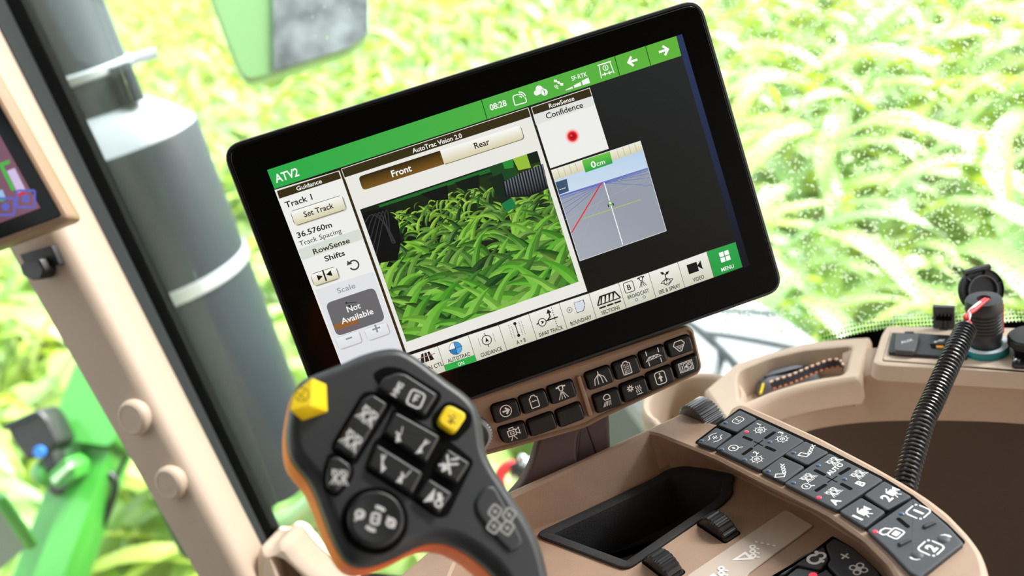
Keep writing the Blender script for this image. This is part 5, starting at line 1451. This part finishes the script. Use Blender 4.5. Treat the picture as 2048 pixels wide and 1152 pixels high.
# ================================================================== joystick
_r = ray(790, 930).normalized()
JN = (-_r + R_ * 0.22 + UP_ * 0.34).normalized()
_ju = R_ - JN * R_.dot(JN)
JOY = Frame(W(790, 930, 0.475), _ju, JN.cross(_ju))
RJ = zoom(540, 680, 2.441)
def joystick():
    t = thing('joystick', 'charcoal control joystick with orange edge, yellow keys and many black buttons', 'joystick', JOY)
    HF = 0.0045
    J0 = lambda h, *pts: [JOY.hit(*p, h) for p in RJ(*pts)]
    D = J0(-0.002, (540, 52), (620, 50), (690, 80), (770, 135), (860, 205), (950, 270), (1010, 340), (1035, 430), (1050, 540), (1085, 625), (1140, 710), (1205, 810), (1265, 905), (1315, 1015), (1352, 1152), (1400, 1400), (1420, 1600), (1250, 1660), (1180, 1450), (1130, 1230), (1085, 1145), (1020, 1085), (960, 1040), (880, 1002), (800, 992), (720, 1012), (620, 1062), (530, 1097), (460, 1112), (400, 1102), (350, 1060), (300, 970), (262, 872), (222, 765), (182, 685), (122, 612), (90, 550), (78, 450), (95, 330), (120, 240), (170, 195), (260, 155), (350, 120), (440, 80))
    D = ccw(spline(D, 4))
    g = G(); g.prism(D, [(0.0006, -0.006), (0.0, -0.003), (0.0004, 0.0), (0.0016, 0.0022), (0.0034, 0.0036), (0.0056, HF), (0.0062, HF)])
    g.build('front_shell', JOYGREY, t, 50)
    g = G(); g.prism(D, [(0.007, -0.034), (0.003, -0.030), (0.0004, -0.024), (-0.0005, -0.014), (0.0, -0.0055)])
    g.build('orange_shell', ORANGE, t, 50)
    # pedestal below the picture
    b = JOY.w(*JOY.hit(1130, 1330), -0.012); f = b.copy(); f.z = ZP - 0.02; f += Vector((0.03, -0.03, 0))
    g = G(); g.tube([JOY.loc(p) for p in (b, b.lerp(f, 0.5), f)], [0.013, 0.016, 0.026], 20); g.build('pedestal', JOYGREY, t, 50)

    H = HF + 0.0002
    jx = lambda *pts: J0(H + 0.002, *pts)
    def well(pts, r=0.002):
        g = G(); g.prism(ccw(rpoly(J0(H, *pts), r)), [(0, HF - 0.002), (0, H), (0.0004, H + 0.0001)]); g.build('key_well_shade', DEEP, t)  # raised black plate stands in for the shaded gap round the keys
    def key(pts, fns, r=0.0016, m=JOYKEY, hh=0.0030, name='button', smooth=True):
        p = ccw(spline(jx(*pts), 4)) if r is None else ccw(rpoly(jx(*pts), r))
        g = G(); g.prism(p, [(0, HF - 0.001), (0, H + hh - 0.0012), (0.0004, H + hh - 0.0004), (0.0013, H + hh)])
        o = g.build(name, m, t, 50)
        for fn, c, size, da in fns:
            i = Ink(JOY, H + hh + 0.00005); cc = JOY.hit(*RJ(c)[0], H + hh)
            fn(Sym(i, cc, size / 2.441 * (0.475 / FPX), da, (205, 205, 203) if m is JOYKEY else (150, 120, 30))); i.build('symbol', 'print', o)
        return o
    A = math.radians(-33)
    well([(495, 165), (560, 128), (640, 135), (850, 265), (770, 395), (700, 390), (600, 330), (560, 260)], 0.004)
    well([(455, 250), (520, 250), (600, 300), (585, 345), (420, 610), (380, 605), (300, 540), (305, 500)], 0.003)
    well([(280, 555), (340, 555), (410, 605), (410, 670), (325, 775), (265, 735), (262, 640)], 0.003)
    well([(600, 330), (850, 470), (1000, 590), (930, 735), (870, 860), (820, 870), (660, 760), (460, 635), (510, 490), (545, 470)], 0.003)
    key([(525, 235), (555, 185), (620, 160), (660, 165), (820, 268), (755, 372), (600, 285)], [(sy_hms, (622, 240), 80, math.radians(62)), (sy_fcircle, (712, 288), 98, A * 0.6)])
    key([(455, 290), (500, 265), (575, 312), (410, 583), (312, 525)], [(sy_spray, (478, 368), 105, A), (sy_spray, (400, 488), 105, A)])
    key([(290, 575), (330, 568), (398, 612), (392, 665), (322, 752), (278, 720), (276, 650)], [(sy_spray, (338, 668), 92, 0.0)], 0.0022)
    key([(612, 350), (832, 472), (762, 602), (552, 452)], [(sy_rows, (635, 462), 82, 0.5), (sy_fork, (742, 522), 82, 0.0)])
    key([(520, 508), (748, 650), (692, 757), (475, 618)], [(sy_fork, (550, 602), 82, 0.6), (sy_rows, (655, 668), 86, 0.0)])
    key([(866, 530), (978, 602), (912, 703), (803, 638)], [(sy_joint, (872, 608), 105, A * 0.3)])
    key([(775, 675), (892, 750), (822, 852), (713, 765)], [(sy_branch, (803, 768), 105, A * 0.4)])
    well([(870, 285), (985, 355), (985, 420), (910, 495), (860, 490), (790, 420), (790, 370)], 0.006)
    key([(865, 312), (965, 365), (898, 465), (808, 405)], [(sy_joint, (888, 388), 60, 0.3)], 0.0035, YELLOW, 0.0034, 'yellow_button')
    # round dial
    c = JOY.hit(*RJ((513, 880))[0], H)
    k = 0.475 / FPX / 2.441
    g = G(); g.lathe([(158 * k, HF - 0.001), (158 * k, H + 0.0002), (150 * k, H + 0.0003)], (*c, 0), seg=48); g.build('dial_ring', DEEP, t)
    g = G(); g.lathe([(132 * k, HF), (132 * k, H + 0.0022), (128 * k, H + 0.0034), (118 * k, H + 0.0038), (105 * k, H + 0.0034)], (*c, 0), seg=48); o = g.build('dial', JOYKEY, t, 50)
    i = Ink(JOY, H + 0.0035); sy_dialmark(Sym(i, JOY.hit(*RJ((515, 872))[0], H + 0.0035), 220 * k, A * 0.2, (205, 205, 203))); i.build('symbol', 'print', o)
    # direction pad on the grip
    g = G(); g.prism(ccw(spline(J0(H, (1040, 730), (1075, 715), (1110, 745), (1222, 960), (1220, 1005), (1185, 1028), (1150, 1018), (1030, 880), (1000, 800)), 4)), [(0, HF - 0.002), (0, H + 0.0004), (0.0006, H + 0.001), (0.0015, H + 0.0011)]); o = g.build('grip_pad', JOYGREY, t, 50)
    i = Ink(JOY, H + 0.00115); sy_pad(Sym(i, JOY.hit(*RJ((1122, 880))[0], H + 0.0011), 155 * k, A, (150, 150, 146), 1.1)); i.build('symbol', 'print', o)
    # yellow block key at the corner
    base = J0(HF, (150, 235), (275, 212), (282, 352), (152, 396)); topp = J0(HF + 0.011, (112, 262), (210, 180), (202, 322), (96, 345))
    g = G(); bs = ccw(rpoly(base, 0.0012, 3)); tp = ccw(rpoly(topp, 0.0012, 3))
    n = min(len(bs), len(tp))
    g.rings([[(*p, 0.001) for p in bs], [(*p, HF) for p in bs], [(*p, HF + 0.0105) for p in tp], [(*p, HF + 0.011) for p in inset(tp, 0.0005)]])
    o = g.build('yellow_block_button', YELLOW, t, 30)
    i = Ink(JOY, HF + 0.01105); sy_cross_circle(Sym(i, JOY.hit(*RJ((155, 265))[0], HF + 0.011), 85 * k, 0.3, (120, 100, 20))); i.build('symbol', 'print', o)
joystick()
# ================================================================== side console along the window
ZL = -0.470
SC = flat((0.27, 0.72, ZL))
R8 = zoom(1380, 500, 2.304); RQ = zoom(1440, 620, 4.8); RV = zoom(1740, 520, 4.432); RC = zoom(1200, 680, 5.76)
ZPOD = ZL + 0.012
def side_console():
    t = thing('side_console', 'beige side console below the window with bin, cup holder and socket pod', 'console', SC)
    at = lambda h, *pts: [SC.hit(*p, h) for p in pts]
    # storage bin
    out = ccw(spline(at(0, *RQ((140, 505), (450, 402), (700, 332), (950, 286), (1200, 260), (1440, 244))), 3, False) + at(0, *RQ((1452, 262), (1372, 600))) + spline(at(0, *RQ((1345, 655), (1150, 680), (800, 745), (480, 840), (250, 960), (60, 1090))), 3, False) + at(0, *RQ((-160, 760))))
    inn = ccw(rpoly(at(0, *RQ((195, 578), (480, 462), (800, 388), (1230, 345), (1262, 358), (1200, 590), (1150, 622), (1000, 640), (760, 690), (480, 778), (250, 880), (190, 870), (172, 650))), 0.006, 4))
    g = G()
    g.rings([[(x, y, h) for x, y in inset(out, d)] for d, h in ((0.004, -0.028), (0.0015, -0.0265), (0.0, -0.024), (0.0, -0.006), (0.0012, -0.002), (0.004, 0.0))], cap1=False)
    g.hole(inset(out, 0.004), inset(inn, -0.003), 0.0)
    g.rings([[(x, y, h) for x, y in inset(inn, d)] for d, h in ((-0.003, 0.0), (-0.0008, -0.001), (0.0, -0.004), (0.003, -0.05))], cap0=False)
    g.build('storage_bin', BEIGE, t, 40)
    # cup holder: wall with a low gap on the near side
    c = SC.hit(1384, 797, -0.004); g = G(); seg = 56; rows = []
    ro, ri, dep = 0.047, 0.0385, 0.085
    prof = [(ro, -dep), (ro, -0.006), (ro - 0.0012, -0.002), (ro - 0.0042, 0.0), (ri + 0.0015, -0.001), (ri, -0.004), (ri - 0.003, -dep + 0.004)]
    a0 = math.atan2(-c[1] - SC.o.y, -c[0] - SC.o.x)
    for r, h in prof:
        ring = []
        for k in range(seg):
            a = 2 * math.pi * k / seg; dd = abs((a - (a0 - 0.25) + math.pi) % (2 * math.pi) - math.pi)
            gap = 0.03 * max(0, min(1, (0.62 - dd) / 0.2))
            ring.append((c[0] + r * math.cos(a), c[1] + r * math.sin(a), -0.004 + (h - gap if h > -0.02 else h)))
        rows.append(ring)
    g.rings(rows, True, True, True); g.build('cup_holder', BEIGE, t, 45)
    # socket pod with its raised deck
    zp = ZPOD - ZL
    pod = ccw(rpoly(at(zp, *RV((145, 575), (1365, 590), (2600, 650), (4600, 780), (4700, 1240), (2600, 1090), (1365, 1000), (70, 930), (15, 900), (95, 650))), 0.004, 4))
    g = G(); g.prism(pod, [(-0.002, -0.002), (-0.001, 0.002), (0.0, zp - 0.004), (0.0012, zp - 0.001), (0.004, zp)]); p1 = g.build('socket_pod', BEIGE, t, 40)
    ins = ccw(rpoly(at(zp, *RV((190, 622), (1365, 645), (2350, 700), (2400, 1045), (1365, 985), (120, 895), (118, 880))), 0.003, 4))
    g = G(); g.prism(inset(ins, -0.0005), [(0, zp - 0.001), (0, zp + 0.00015)]); g.build('joint_line', DEEP, p1)
    g = G(); g.prism(ins, [(0, zp - 0.001), (0, zp + 0.0008), (0.0004, zp + 0.0011)]); g.build('socket_panel', BEIGE, p1, 30)
    # faces below the ledge
    lw = lambda z, *pts: [Vector((*SC.hit(*p, z - ZL), z - ZL)) for p in pts]
    b = spline(lw(-0.520, (1440, 1000), (1520, 918), (1575, 880), (1623, 860), (1710, 846), (1814, 841), (1930, 842), (2048, 848), (2400, 880), (3000, 945)), 4, False)
    xs = SC.hit(1722, 757, -0.0015)[0]; hz = lambda p: -0.0015 - 0.027 * max(0, min(1, (xs + 0.004 - p[0]) / 0.004))
    a1 = [Vector((p[0], p[1] - 0.001, hz(p) - 0.0055)) for p in b]; a = [Vector((p[0], p[1] + 0.002, hz(p))) for p in b]
    b1 = [Vector(p) + Vector((0.006, 0.012, -0.003)) for p in b]
    bk = [Vector(p) + Vector((0.0, 0.045 if p[0] > xs else 0.004, 0.0)) for p in a]
    g = G(); g.sheet([bk, a, a1, b, b1], 60); o = g.build('side_panel', mat('side_panel_beige', (176, 153, 132), 0.6, grain=900, bump=0.15), t, 40)
    b2 = [Vector(p) + Vector((0.0, 0.02, -0.002)) for p in b1]; b3 = [Vector((p[0] + 0.0, p[1] - 0.01, -0.17)) for p in b2]; b4 = [Vector((p[0] - 0.01, p[1] - 0.02, -0.45)) for p in b2]; b5 = [Vector((p[0] - 0.01, p[1] - 0.02, -0.8)) for p in b2]
    g = G(); g.sheet([b1, b2, b3, b4, b5], 60); g.build('lower_panel', SHADEDBROWN, t, 50)
    # plate with the AUX flap and the USB port
    H = zp + 0.0011
    pv = lambda h, *pts: [SC.hit(*p, h) for p in RV(*pts)]
    g = G(); g.slab(rpoly(pv(H + 0.003, (190, 640), (440, 645), (800, 670), (860, 860), (700, 858), (165, 818), (160, 800)), 0.0012), H - 0.001, H + 0.003, 0.0008); plate = g.build('port_plate', BLACK, t, 40)
    g = G(); g.slab(rpoly(pv(H + 0.006, (232, 640), (425, 648), (440, 665), (400, 800), (370, 812), (225, 800), (215, 780)), 0.002), H + 0.002, H + 0.006, 0.0012); fl = g.build('flap', mat('flap_grey', (72, 72, 74), 0.5), plate, 40)
    g = G(); g.slab(rpoly(pv(H + 0.006, (305, 628), (390, 628), (392, 650), (300, 650)), 0.001), H, H + 0.006, 0.001); g.build('hinge', BLACK, plate, 40)
    i = Ink(SC, H + 0.00605); i.text('AUX', RV((325, 718))[0], 0.0036, (214, 214, 214), 0.02, 0.0105, 0.0); o = i.build('lettering', 'print', plate)
    i = Ink(SC, H + 0.00305); S = Sym(i, SC.hit(*RV((620, 715))[0], H + 0.003), 0.0095, 0.0, (220, 220, 220)); S.line([(-0.9, 0), (0.9, 0)], 0.16); S.line([(-0.3, 0), (0.1, 0.35), (0.4, 0.35)], 0.13); S.line([(-0.1, 0), (0.2, -0.35), (0.5, -0.35)], 0.13); S.dot((-0.85, 0), 0.22); i.build('symbol', 'print', plate)
    g = G(); g.slab(rpoly(pv(H + 0.0034, (530, 740), (700, 745), (700, 785), (545, 780)), 0.0006), H + 0.002, H + 0.0034, 0.0002); g.build('port', DEEP, plate)
    g = G(); g.slab(rpoly(pv(H + 0.0038, (585, 755), (650, 757), (650, 778), (590, 776)), 0.0003), H + 0.002, H + 0.0038, 0.0002); g.build('port_contacts', mat('gold_contact', (230, 150, 40), 0.3, metal=0.7), plate)
    # raised cover of the USB port
    p0, p1_ = Vector((*pv(H, (560, 605))[0], H)), Vector((*pv(H, (750, 612))[0], H)); d = (p1_ - p0).normalized(); back = Vector((-d.y, d.x, 0))
    base = (p0 + p1_) / 2
    uf = lambda x, y, z: base + d * x + back * (y + 0.25 * z) + Vector((0, 0, z))
    wv = (p1_ - p0).length / 2
    def slabv(x0, x1, z0, z1, y0, y1, name, m):
        g = G(); g.rings([[uf(x0, y0, z0), uf(x1, y0, z0), uf(x1, y1, z0), uf(x0, y1, z0)], [uf(x0, y0, z1), uf(x1, y0, z1), uf(x1, y1, z1), uf(x0, y1, z1)]]); return g.build(name, m, plate, 30)
    gm = mat('flap_grey', (72, 72, 74), 0.5)
    slabv(-wv, wv, 0.0, 0.0185, 0.0, 0.004, 'port_cover', gm); slabv(-wv * 0.72, wv * 0.72, 0.0075, 0.0128, -0.0012, 0.001, 'cover_opening', DEEP)
    for k in range(4): slabv(-wv * 0.62 + k * wv * 0.36, -wv * 0.62 + k * wv * 0.36 + wv * 0.16, 0.0115, 0.0135, -0.0016, 0.0, 'cover_tooth', gm)
    for k in (-0.28, 0.12): slabv(wv * k, wv * (k + 0.14), 0.0005, 0.0072, -0.0014, 0.0, 'cover_rib', gm)
    slabv(-wv * 0.4, wv * 0.35, -0.008, 0.0, -0.003, 0.0, 'cover_tongue', gm)

    # ---- socket under the plug: ring, and its round lid standing open behind
    rc = Vector((*pv(H, (1030, 800))[0], H)); kk = 0.84 / FPX / 4.432
    lid = thing('socket_lid', 'round black socket lid standing open behind the power plug', 'lid', flat(SC.w(*rc)))
    cc = Vector(ray(*RV((990, 265))[0])); bp = SC.w(*rc) + Vector((0, 0.024, 0)); nrm = Vector((0.0, -0.93, 0.36)).normalized()
    q = cc * (bp.dot(nrm) / cc.dot(nrm)) - SC.w(*rc)
    rr = 198 * kk
    g = G(); g.lathe([(rr * 0.96, -0.004), (rr, -0.003), (rr, 0.001), (rr * 0.93, 0.003), (rr * 0.9, 0.0012), (rr * 0.66, 0.001)], q, nrm, 48); dsk = g.build('lid_disc', BLACK, lid, 35)
    g = G(); g.lathe([(rr * 0.68, 0.0), (rr * 0.66, 0.004), (rr * 0.62, 0.004), (rr * 0.6, 0.0)], q, nrm, 48, False, False); g.build('lid_lip', mat('lip_grey', (92, 92, 94), 0.4), lid, 40)
    for k in range(6):
        a = k * math.pi / 3 + 0.4; u = nrm.orthogonal().normalized(); v = nrm.cross(u); dd = u * math.cos(a) + v * math.sin(a)
        g = G(); g.tube([q + dd * rr * 0.66 + nrm * 0.002, q + dd * rr * 0.9 + nrm * 0.002], 0.0009, 6); g.build('lid_rib', BLACK, lid)
    top = q + Vector((0, 0, 1)).cross(nrm).cross(nrm) * -rr
    g = G(); g.tube([top + Vector((-0.011, 0, 0.0)), top + Vector((0.011, 0, 0.0))], 0.0028, 8); g.build('lid_tab', BLACK, lid)
    g = G(); g.tube([Vector((0, 0.02, 0)), q - Vector((0, 0, rr * 0.9))], 0.004, 8); g.build('lid_hinge', BLACK, lid)

    # ---- plug
    pf = flat(SC.w(*rc))
    plug = thing('power_plug', 'black ribbed power plug in a teal ringed socket', 'plug', pf)
    R = 185 * kk
    g = G(); g.lathe([(R, 0.0), (R, 0.0055), (R * 0.985, 0.0062)], (0, 0, 0), seg=56, cap0=False); g.build('socket_ring', TEAL, plug, 30)
    g = G(); g.lathe([(R * 0.985, 0.0058), (R * 0.97, 0.0068), (R * 0.74, 0.0066), (R * 0.7, 0.003)], (0, 0, 0), seg=56, cap0=False); g.build('ring_face', mat('pale_ring', (214, 222, 230), 0.3), plug, 30)
    r0 = 0.0118; P = [(r0, 0.0), (r0, 0.011), (r0 * 1.07, 0.013), (r0 * 1.1, 0.0175)]
    for k in range(6): z = 0.0185 + k * 0.0030; P += [(r0 * 1.12, z), (r0 * 1.12, z + 0.0016), (r0 * 1.05, z + 0.002), (r0 * 1.05, z + 0.0028)]
    P += [(r0 * 1.17, 0.0375), (r0 * 1.2, 0.040), (r0 * 1.18, 0.0455), (r0 * 1.1, 0.0475), (r0 * 0.45, 0.048), (r0 * 0.4, 0.0465), (r0 * 0.3, 0.040)]
    g = G(); g.lathe(P, (0, 0, 0), seg=44); g.build('plug_body', mat('plug_black', (44, 44, 46), 0.45), plug, 35)
    g = G(); g.tube([(r0 * 1.08, -r0 * 0.2, 0.014), (r0 * 1.16, -r0 * 0.2, 0.04)], 0.0014, 8); g.build('red_stripe', RED, plug)
    # ---- conduit and wires
    top3 = SC.w(*rc) + Vector((0, 0, 0.047))
    pts = [W(x, y, d) for x, y, d in ((1931, 660, 0.775), (1908, 708, 0.755), (1885.6, 756, 0.74), (1866, 800, 0.725), (1846, 843, 0.71), (1829, 900, 0.695), (1813, 958, 0.68), (1800, 1030, 0.665), (1790, 1110, 0.655))]
    cf = flat(pts[-1])
    con = thing('cable_conduit', 'black corrugated cable conduit running down from the plug behind the console', 'conduit', cf)
    path = resample(spline([cf.loc(p) for p in pts], 6, False), 231)
    g = G(); g.tube(path, [0.0084 if k % 4 in (0, 1) else 0.0070 for k in range(len(path))], 18, False); g.build('corrugated_tube', mat('conduit_black', (20, 20, 21), 0.25), con, 20)
    for off, m, nm in (((0.0, 0, 0), RED, 'red_wire'), ((-0.0016, -0.001, 0.0), WHITE, 'white_wire'), ((0.0018, -0.0012, -0.0005), RED, 'red_wire')):
        o3 = Vector(off); q = [top3 + Vector((0.001, 0, -0.006)) + o3 * 0.5, top3 + Vector((0, -0.002, 0.001)) + o3, W(*RV((900, 440))[0], 0.785) + o3, W(*RV((868, 510))[0], 0.777) - o3, W(*RV((865, 570))[0], 0.776) + o3, pts[0].lerp(pts[1], 0.25)]
        g = G(); g.tube(spline([cf.loc(p) for p in q], 6, False), 0.0014, 8); g.build(nm, m, con, 60)

    # ---- second socket at the picture's edge
    c2 = SC.w(*pv(H, (1400, 800))[0], H); f2 = flat(c2)
    s2 = thing('capped_socket', 'black capped power socket with a screwed base at the right picture edge', 'socket', f2)
    lx = lambda *pts: [f2.hit(*p, 0.002) for p in RV(*pts)]
    g = G(); g.slab(rpoly(lx((1265, 880), (1290, 780), (1500, 700), (1640, 760), (1640, 900), (1540, 955), (1275, 945), (1255, 925)), 0.003), -0.001, 0.002, 0.0008); g.build('socket_base', BLACK, s2, 40)
    g = G(); r = 0.0165; o = Vector((*f2.hit(*RV((1420, 700))[0], 0.012), 0.0)); g.lathe([(r * 0.7, 0.0), (r * 0.8, 0.006), (r, 0.009), (r, 0.0145), (r * 0.9, 0.016), (r * 0.5, 0.0162)], (o.x, o.y, 0), seg=44); g.build('socket_cap', BLACK, s2, 35)
    g = G(); cs = lx((1297, 885))[0]; g.lathe([(0.0032, 0.0015), (0.0030, 0.0034), (0.0018, 0.0042)], (*cs, 0), seg=20); sc = g.build('screw', CHROME, s2)
    for da in (0, math.pi / 2):
        g = G(); dx, dy = math.cos(da + 0.4) * 0.0016, math.sin(da + 0.4) * 0.0016; g.tube([(cs[0] - dx, cs[1] - dy, 0.0041), (cs[0] + dx, cs[1] + dy, 0.0041)], 0.0004, 6); g.build('screw_cross', DEEP, sc)

    # ---- things lying in the bin
    fl = flat(SC.w(*at(-0.03, *RQ((700, 700)))[0], -0.046))
    pouch = thing('device_pouch', 'grey rounded pouch with a yellow edge lying in the bin', 'pouch', fl)
    lp = lambda h, *pts: [(*fl.hit(*p, h), h) for p in RQ(*pts)]
    g = G(); rows = []
    for h, d in ((0.0, 0.004), (0.006, 0.0), (0.02, 0.0), (0.03, 0.004), (0.034, 0.01)):
        rows.append([(x, y, h) for x, y in inset(ccw(spline([p[:2] for p in lp(0.02, (340, 800), (420, 690), (520, 620), (650, 580), (800, 600), (960, 640), (900, 720), (700, 760), (500, 830))], 4)), d)])
    g.rings(rows); g.build('pouch_body', mat('grey_fabric', (120, 124, 130), 0.8, grain=600, bump=0.3), pouch, 60)
    g = G(); g.tube([Vector(p) for p in lp(0.033, (415, 710), (402, 760), (388, 805))], 0.0012, 8); g.build('yellow_piping', YELLOW, pouch)
    bf = flat(SC.w(*at(-0.01, *RQ((800, 620)))[0], -0.02))
    strap = thing('wrist_strap', 'dark woven wrist strap with orange stitched edges looped over the pouch', 'strap', bf)
    topl = [(480, 690), (560, 662), (660, 630), (760, 590), (860, 548), (950, 515), (1030, 485), (1100, 472), (1150, 480), (1180, 520), (1195, 545)]
    botl = [(510, 755), (600, 728), (690, 700), (780, 662), (870, 622), (960, 585), (1040, 560), (1110, 545), (1150, 548), (1170, 560), (1180, 585)]
    A = spline([SC.w(*SC.hit(*p, 0.004), 0.004) for p in RQ(*topl)], 4, False); B = spline([SC.w(*SC.hit(*p, -0.003), -0.003) for p in RQ(*botl)], 4, False)
    A = [bf.loc(p) for p in A]; B = [bf.loc(p) for p in B]
    g = G(); dn = Vector((0.0, 0.002, -0.002)); R = []
    for p, q in zip(A, B): p, q = Vector(p), Vector(q); R.append([p, q, q + dn, p + dn])
    g.rings(R); g.build('band', mat('woven_band', (66, 68, 78), 0.8, grain=700, bump=0.6), strap, 40)
    for side, m in ((A, mat('pale_stitch', (236, 200, 170), 0.6)), (B, mat('orange_stitch', (226, 140, 80), 0.6))):
        pp = resample(side, 29)
        for k in range(14):
            g = G(); g.tube([pp[2 * k], pp[2 * k + 1]], 0.0011, 6); g.build('stitch', m, strap)
side_console()

# ---- red hose with black clamps behind the console
def hose():
    fr = flat(W(1010, 950, 1.35))
    t = thing('red_hose', 'red hose with black clamp and bright bolts outside behind the console', 'hose', fr)
    Z = zoom(960, 860, 6.827)
    L = lambda *pts: [fr.loc(W(*p, 1.35)) for p in Z(*pts)]
    g = G(); g.tube(spline(L((240, 800), (255, 680), (290, 580), (370, 500), (470, 480)), 5, False), 0.0075, 12); g.build('hose_bend', RED, t, 60)
    g = G(); g.tube(L((470, 440), (520, 580)), 0.010, 12); g.build('clamp', BLACK, t)
    g = G(); g.tube(L((520, 520), (640, 560), (800, 620)), 0.0125, 12); g.build('coupling', BLACK, t, 40)
    g = G(); g.tube(L((590, 470), (720, 480)), 0.011, 12); g.build('sleeve', SILVER, t, 40)
    for c in ((580, 388), (480, 602)):
        p = L(c)[0]; g = G(); g.blob(p, 0.0065, 0.0065, 0.0065); g.build('bolt_head', CHROME, t, 60)
hose()

# ---- small corner display on the pillar
def corner_display():
    fr = Frame(W(60, 330, 0.93), R_ * 0.98 - FW_ * 0.1, (PL[0][0] - PL[0][1]).normalized())
    t = thing('corner_post_display', 'small pillar display in a brown frame showing level bars', 'display', fr)
    Z2 = zoom(0, 250, 2.56)
    def hx(*pts, h=0.0): return [fr.hit(*p, h) for p in pts]
    rect = ccw(hx((140, 438), (-95, 18), (-425, 140), (-190, 560)))
    B = ccw(rpoly(rect, 0.008, 5))
    g = G(); g.prism(B, [(0.006, -0.03), (0, -0.022), (0, -0.004), (0.0015, -0.001), (0.004, 0.0)]); g.build('frame', BROWN2, t, 40)
    C = ccw(rpoly(inset(rect, 0.0055), 0.003, 4))
    g = G(); g.prism(C, [(0, -0.001), (0, 0.0008), (0.0005, 0.0012)]); g.build('glass', GLOSSBLACK, t, 30)
    i = Ink(fr, 0.0013)
    q = hx(*Z2((230, 375)), h=0.0013)[0]; a, b, c, d = inset(rect, 0.019)
    i.raw([a, b, c, d], (90, 56, 72), None, [(128, 84, 100), (110, 66, 84), (60, 34, 60), (40, 20, 62)])
    def Zp(*pts, col): i.px(Z2(*pts), col)
    Zp((35, 235), (75, 220), (135, 340), (95, 358), col=(206, 190, 226)); Zp((80, 352), (130, 335), (137, 350), (88, 370), col=(200, 40, 70))
    for a, b in (((50, 187), (0, 205)), ((5, 205), (70, 335))): i.stroke([i.P(*p) for p in Z2(a, b)], 0.0035, (60, 180, 60))
    Zp((-20, 340), (12, 330), (30, 375), (0, 390), col=(150, 190, 226)); Zp((0, 385), (30, 372), (34, 382), (2, 396), col=(40, 160, 80))
    for c in ((28, 418), (132, 378)):
        S = Sym(i, i.P(*Z2(c)[0]), 0.022, 0, (90, 96, 190)); S.rr(-0.8, 0.8, -0.7, 0.7, 0.2, 0.2); S.dot((0, 0), 0.35)
    i.build('gauge_picture', 'screen_picture', t)
corner_display()
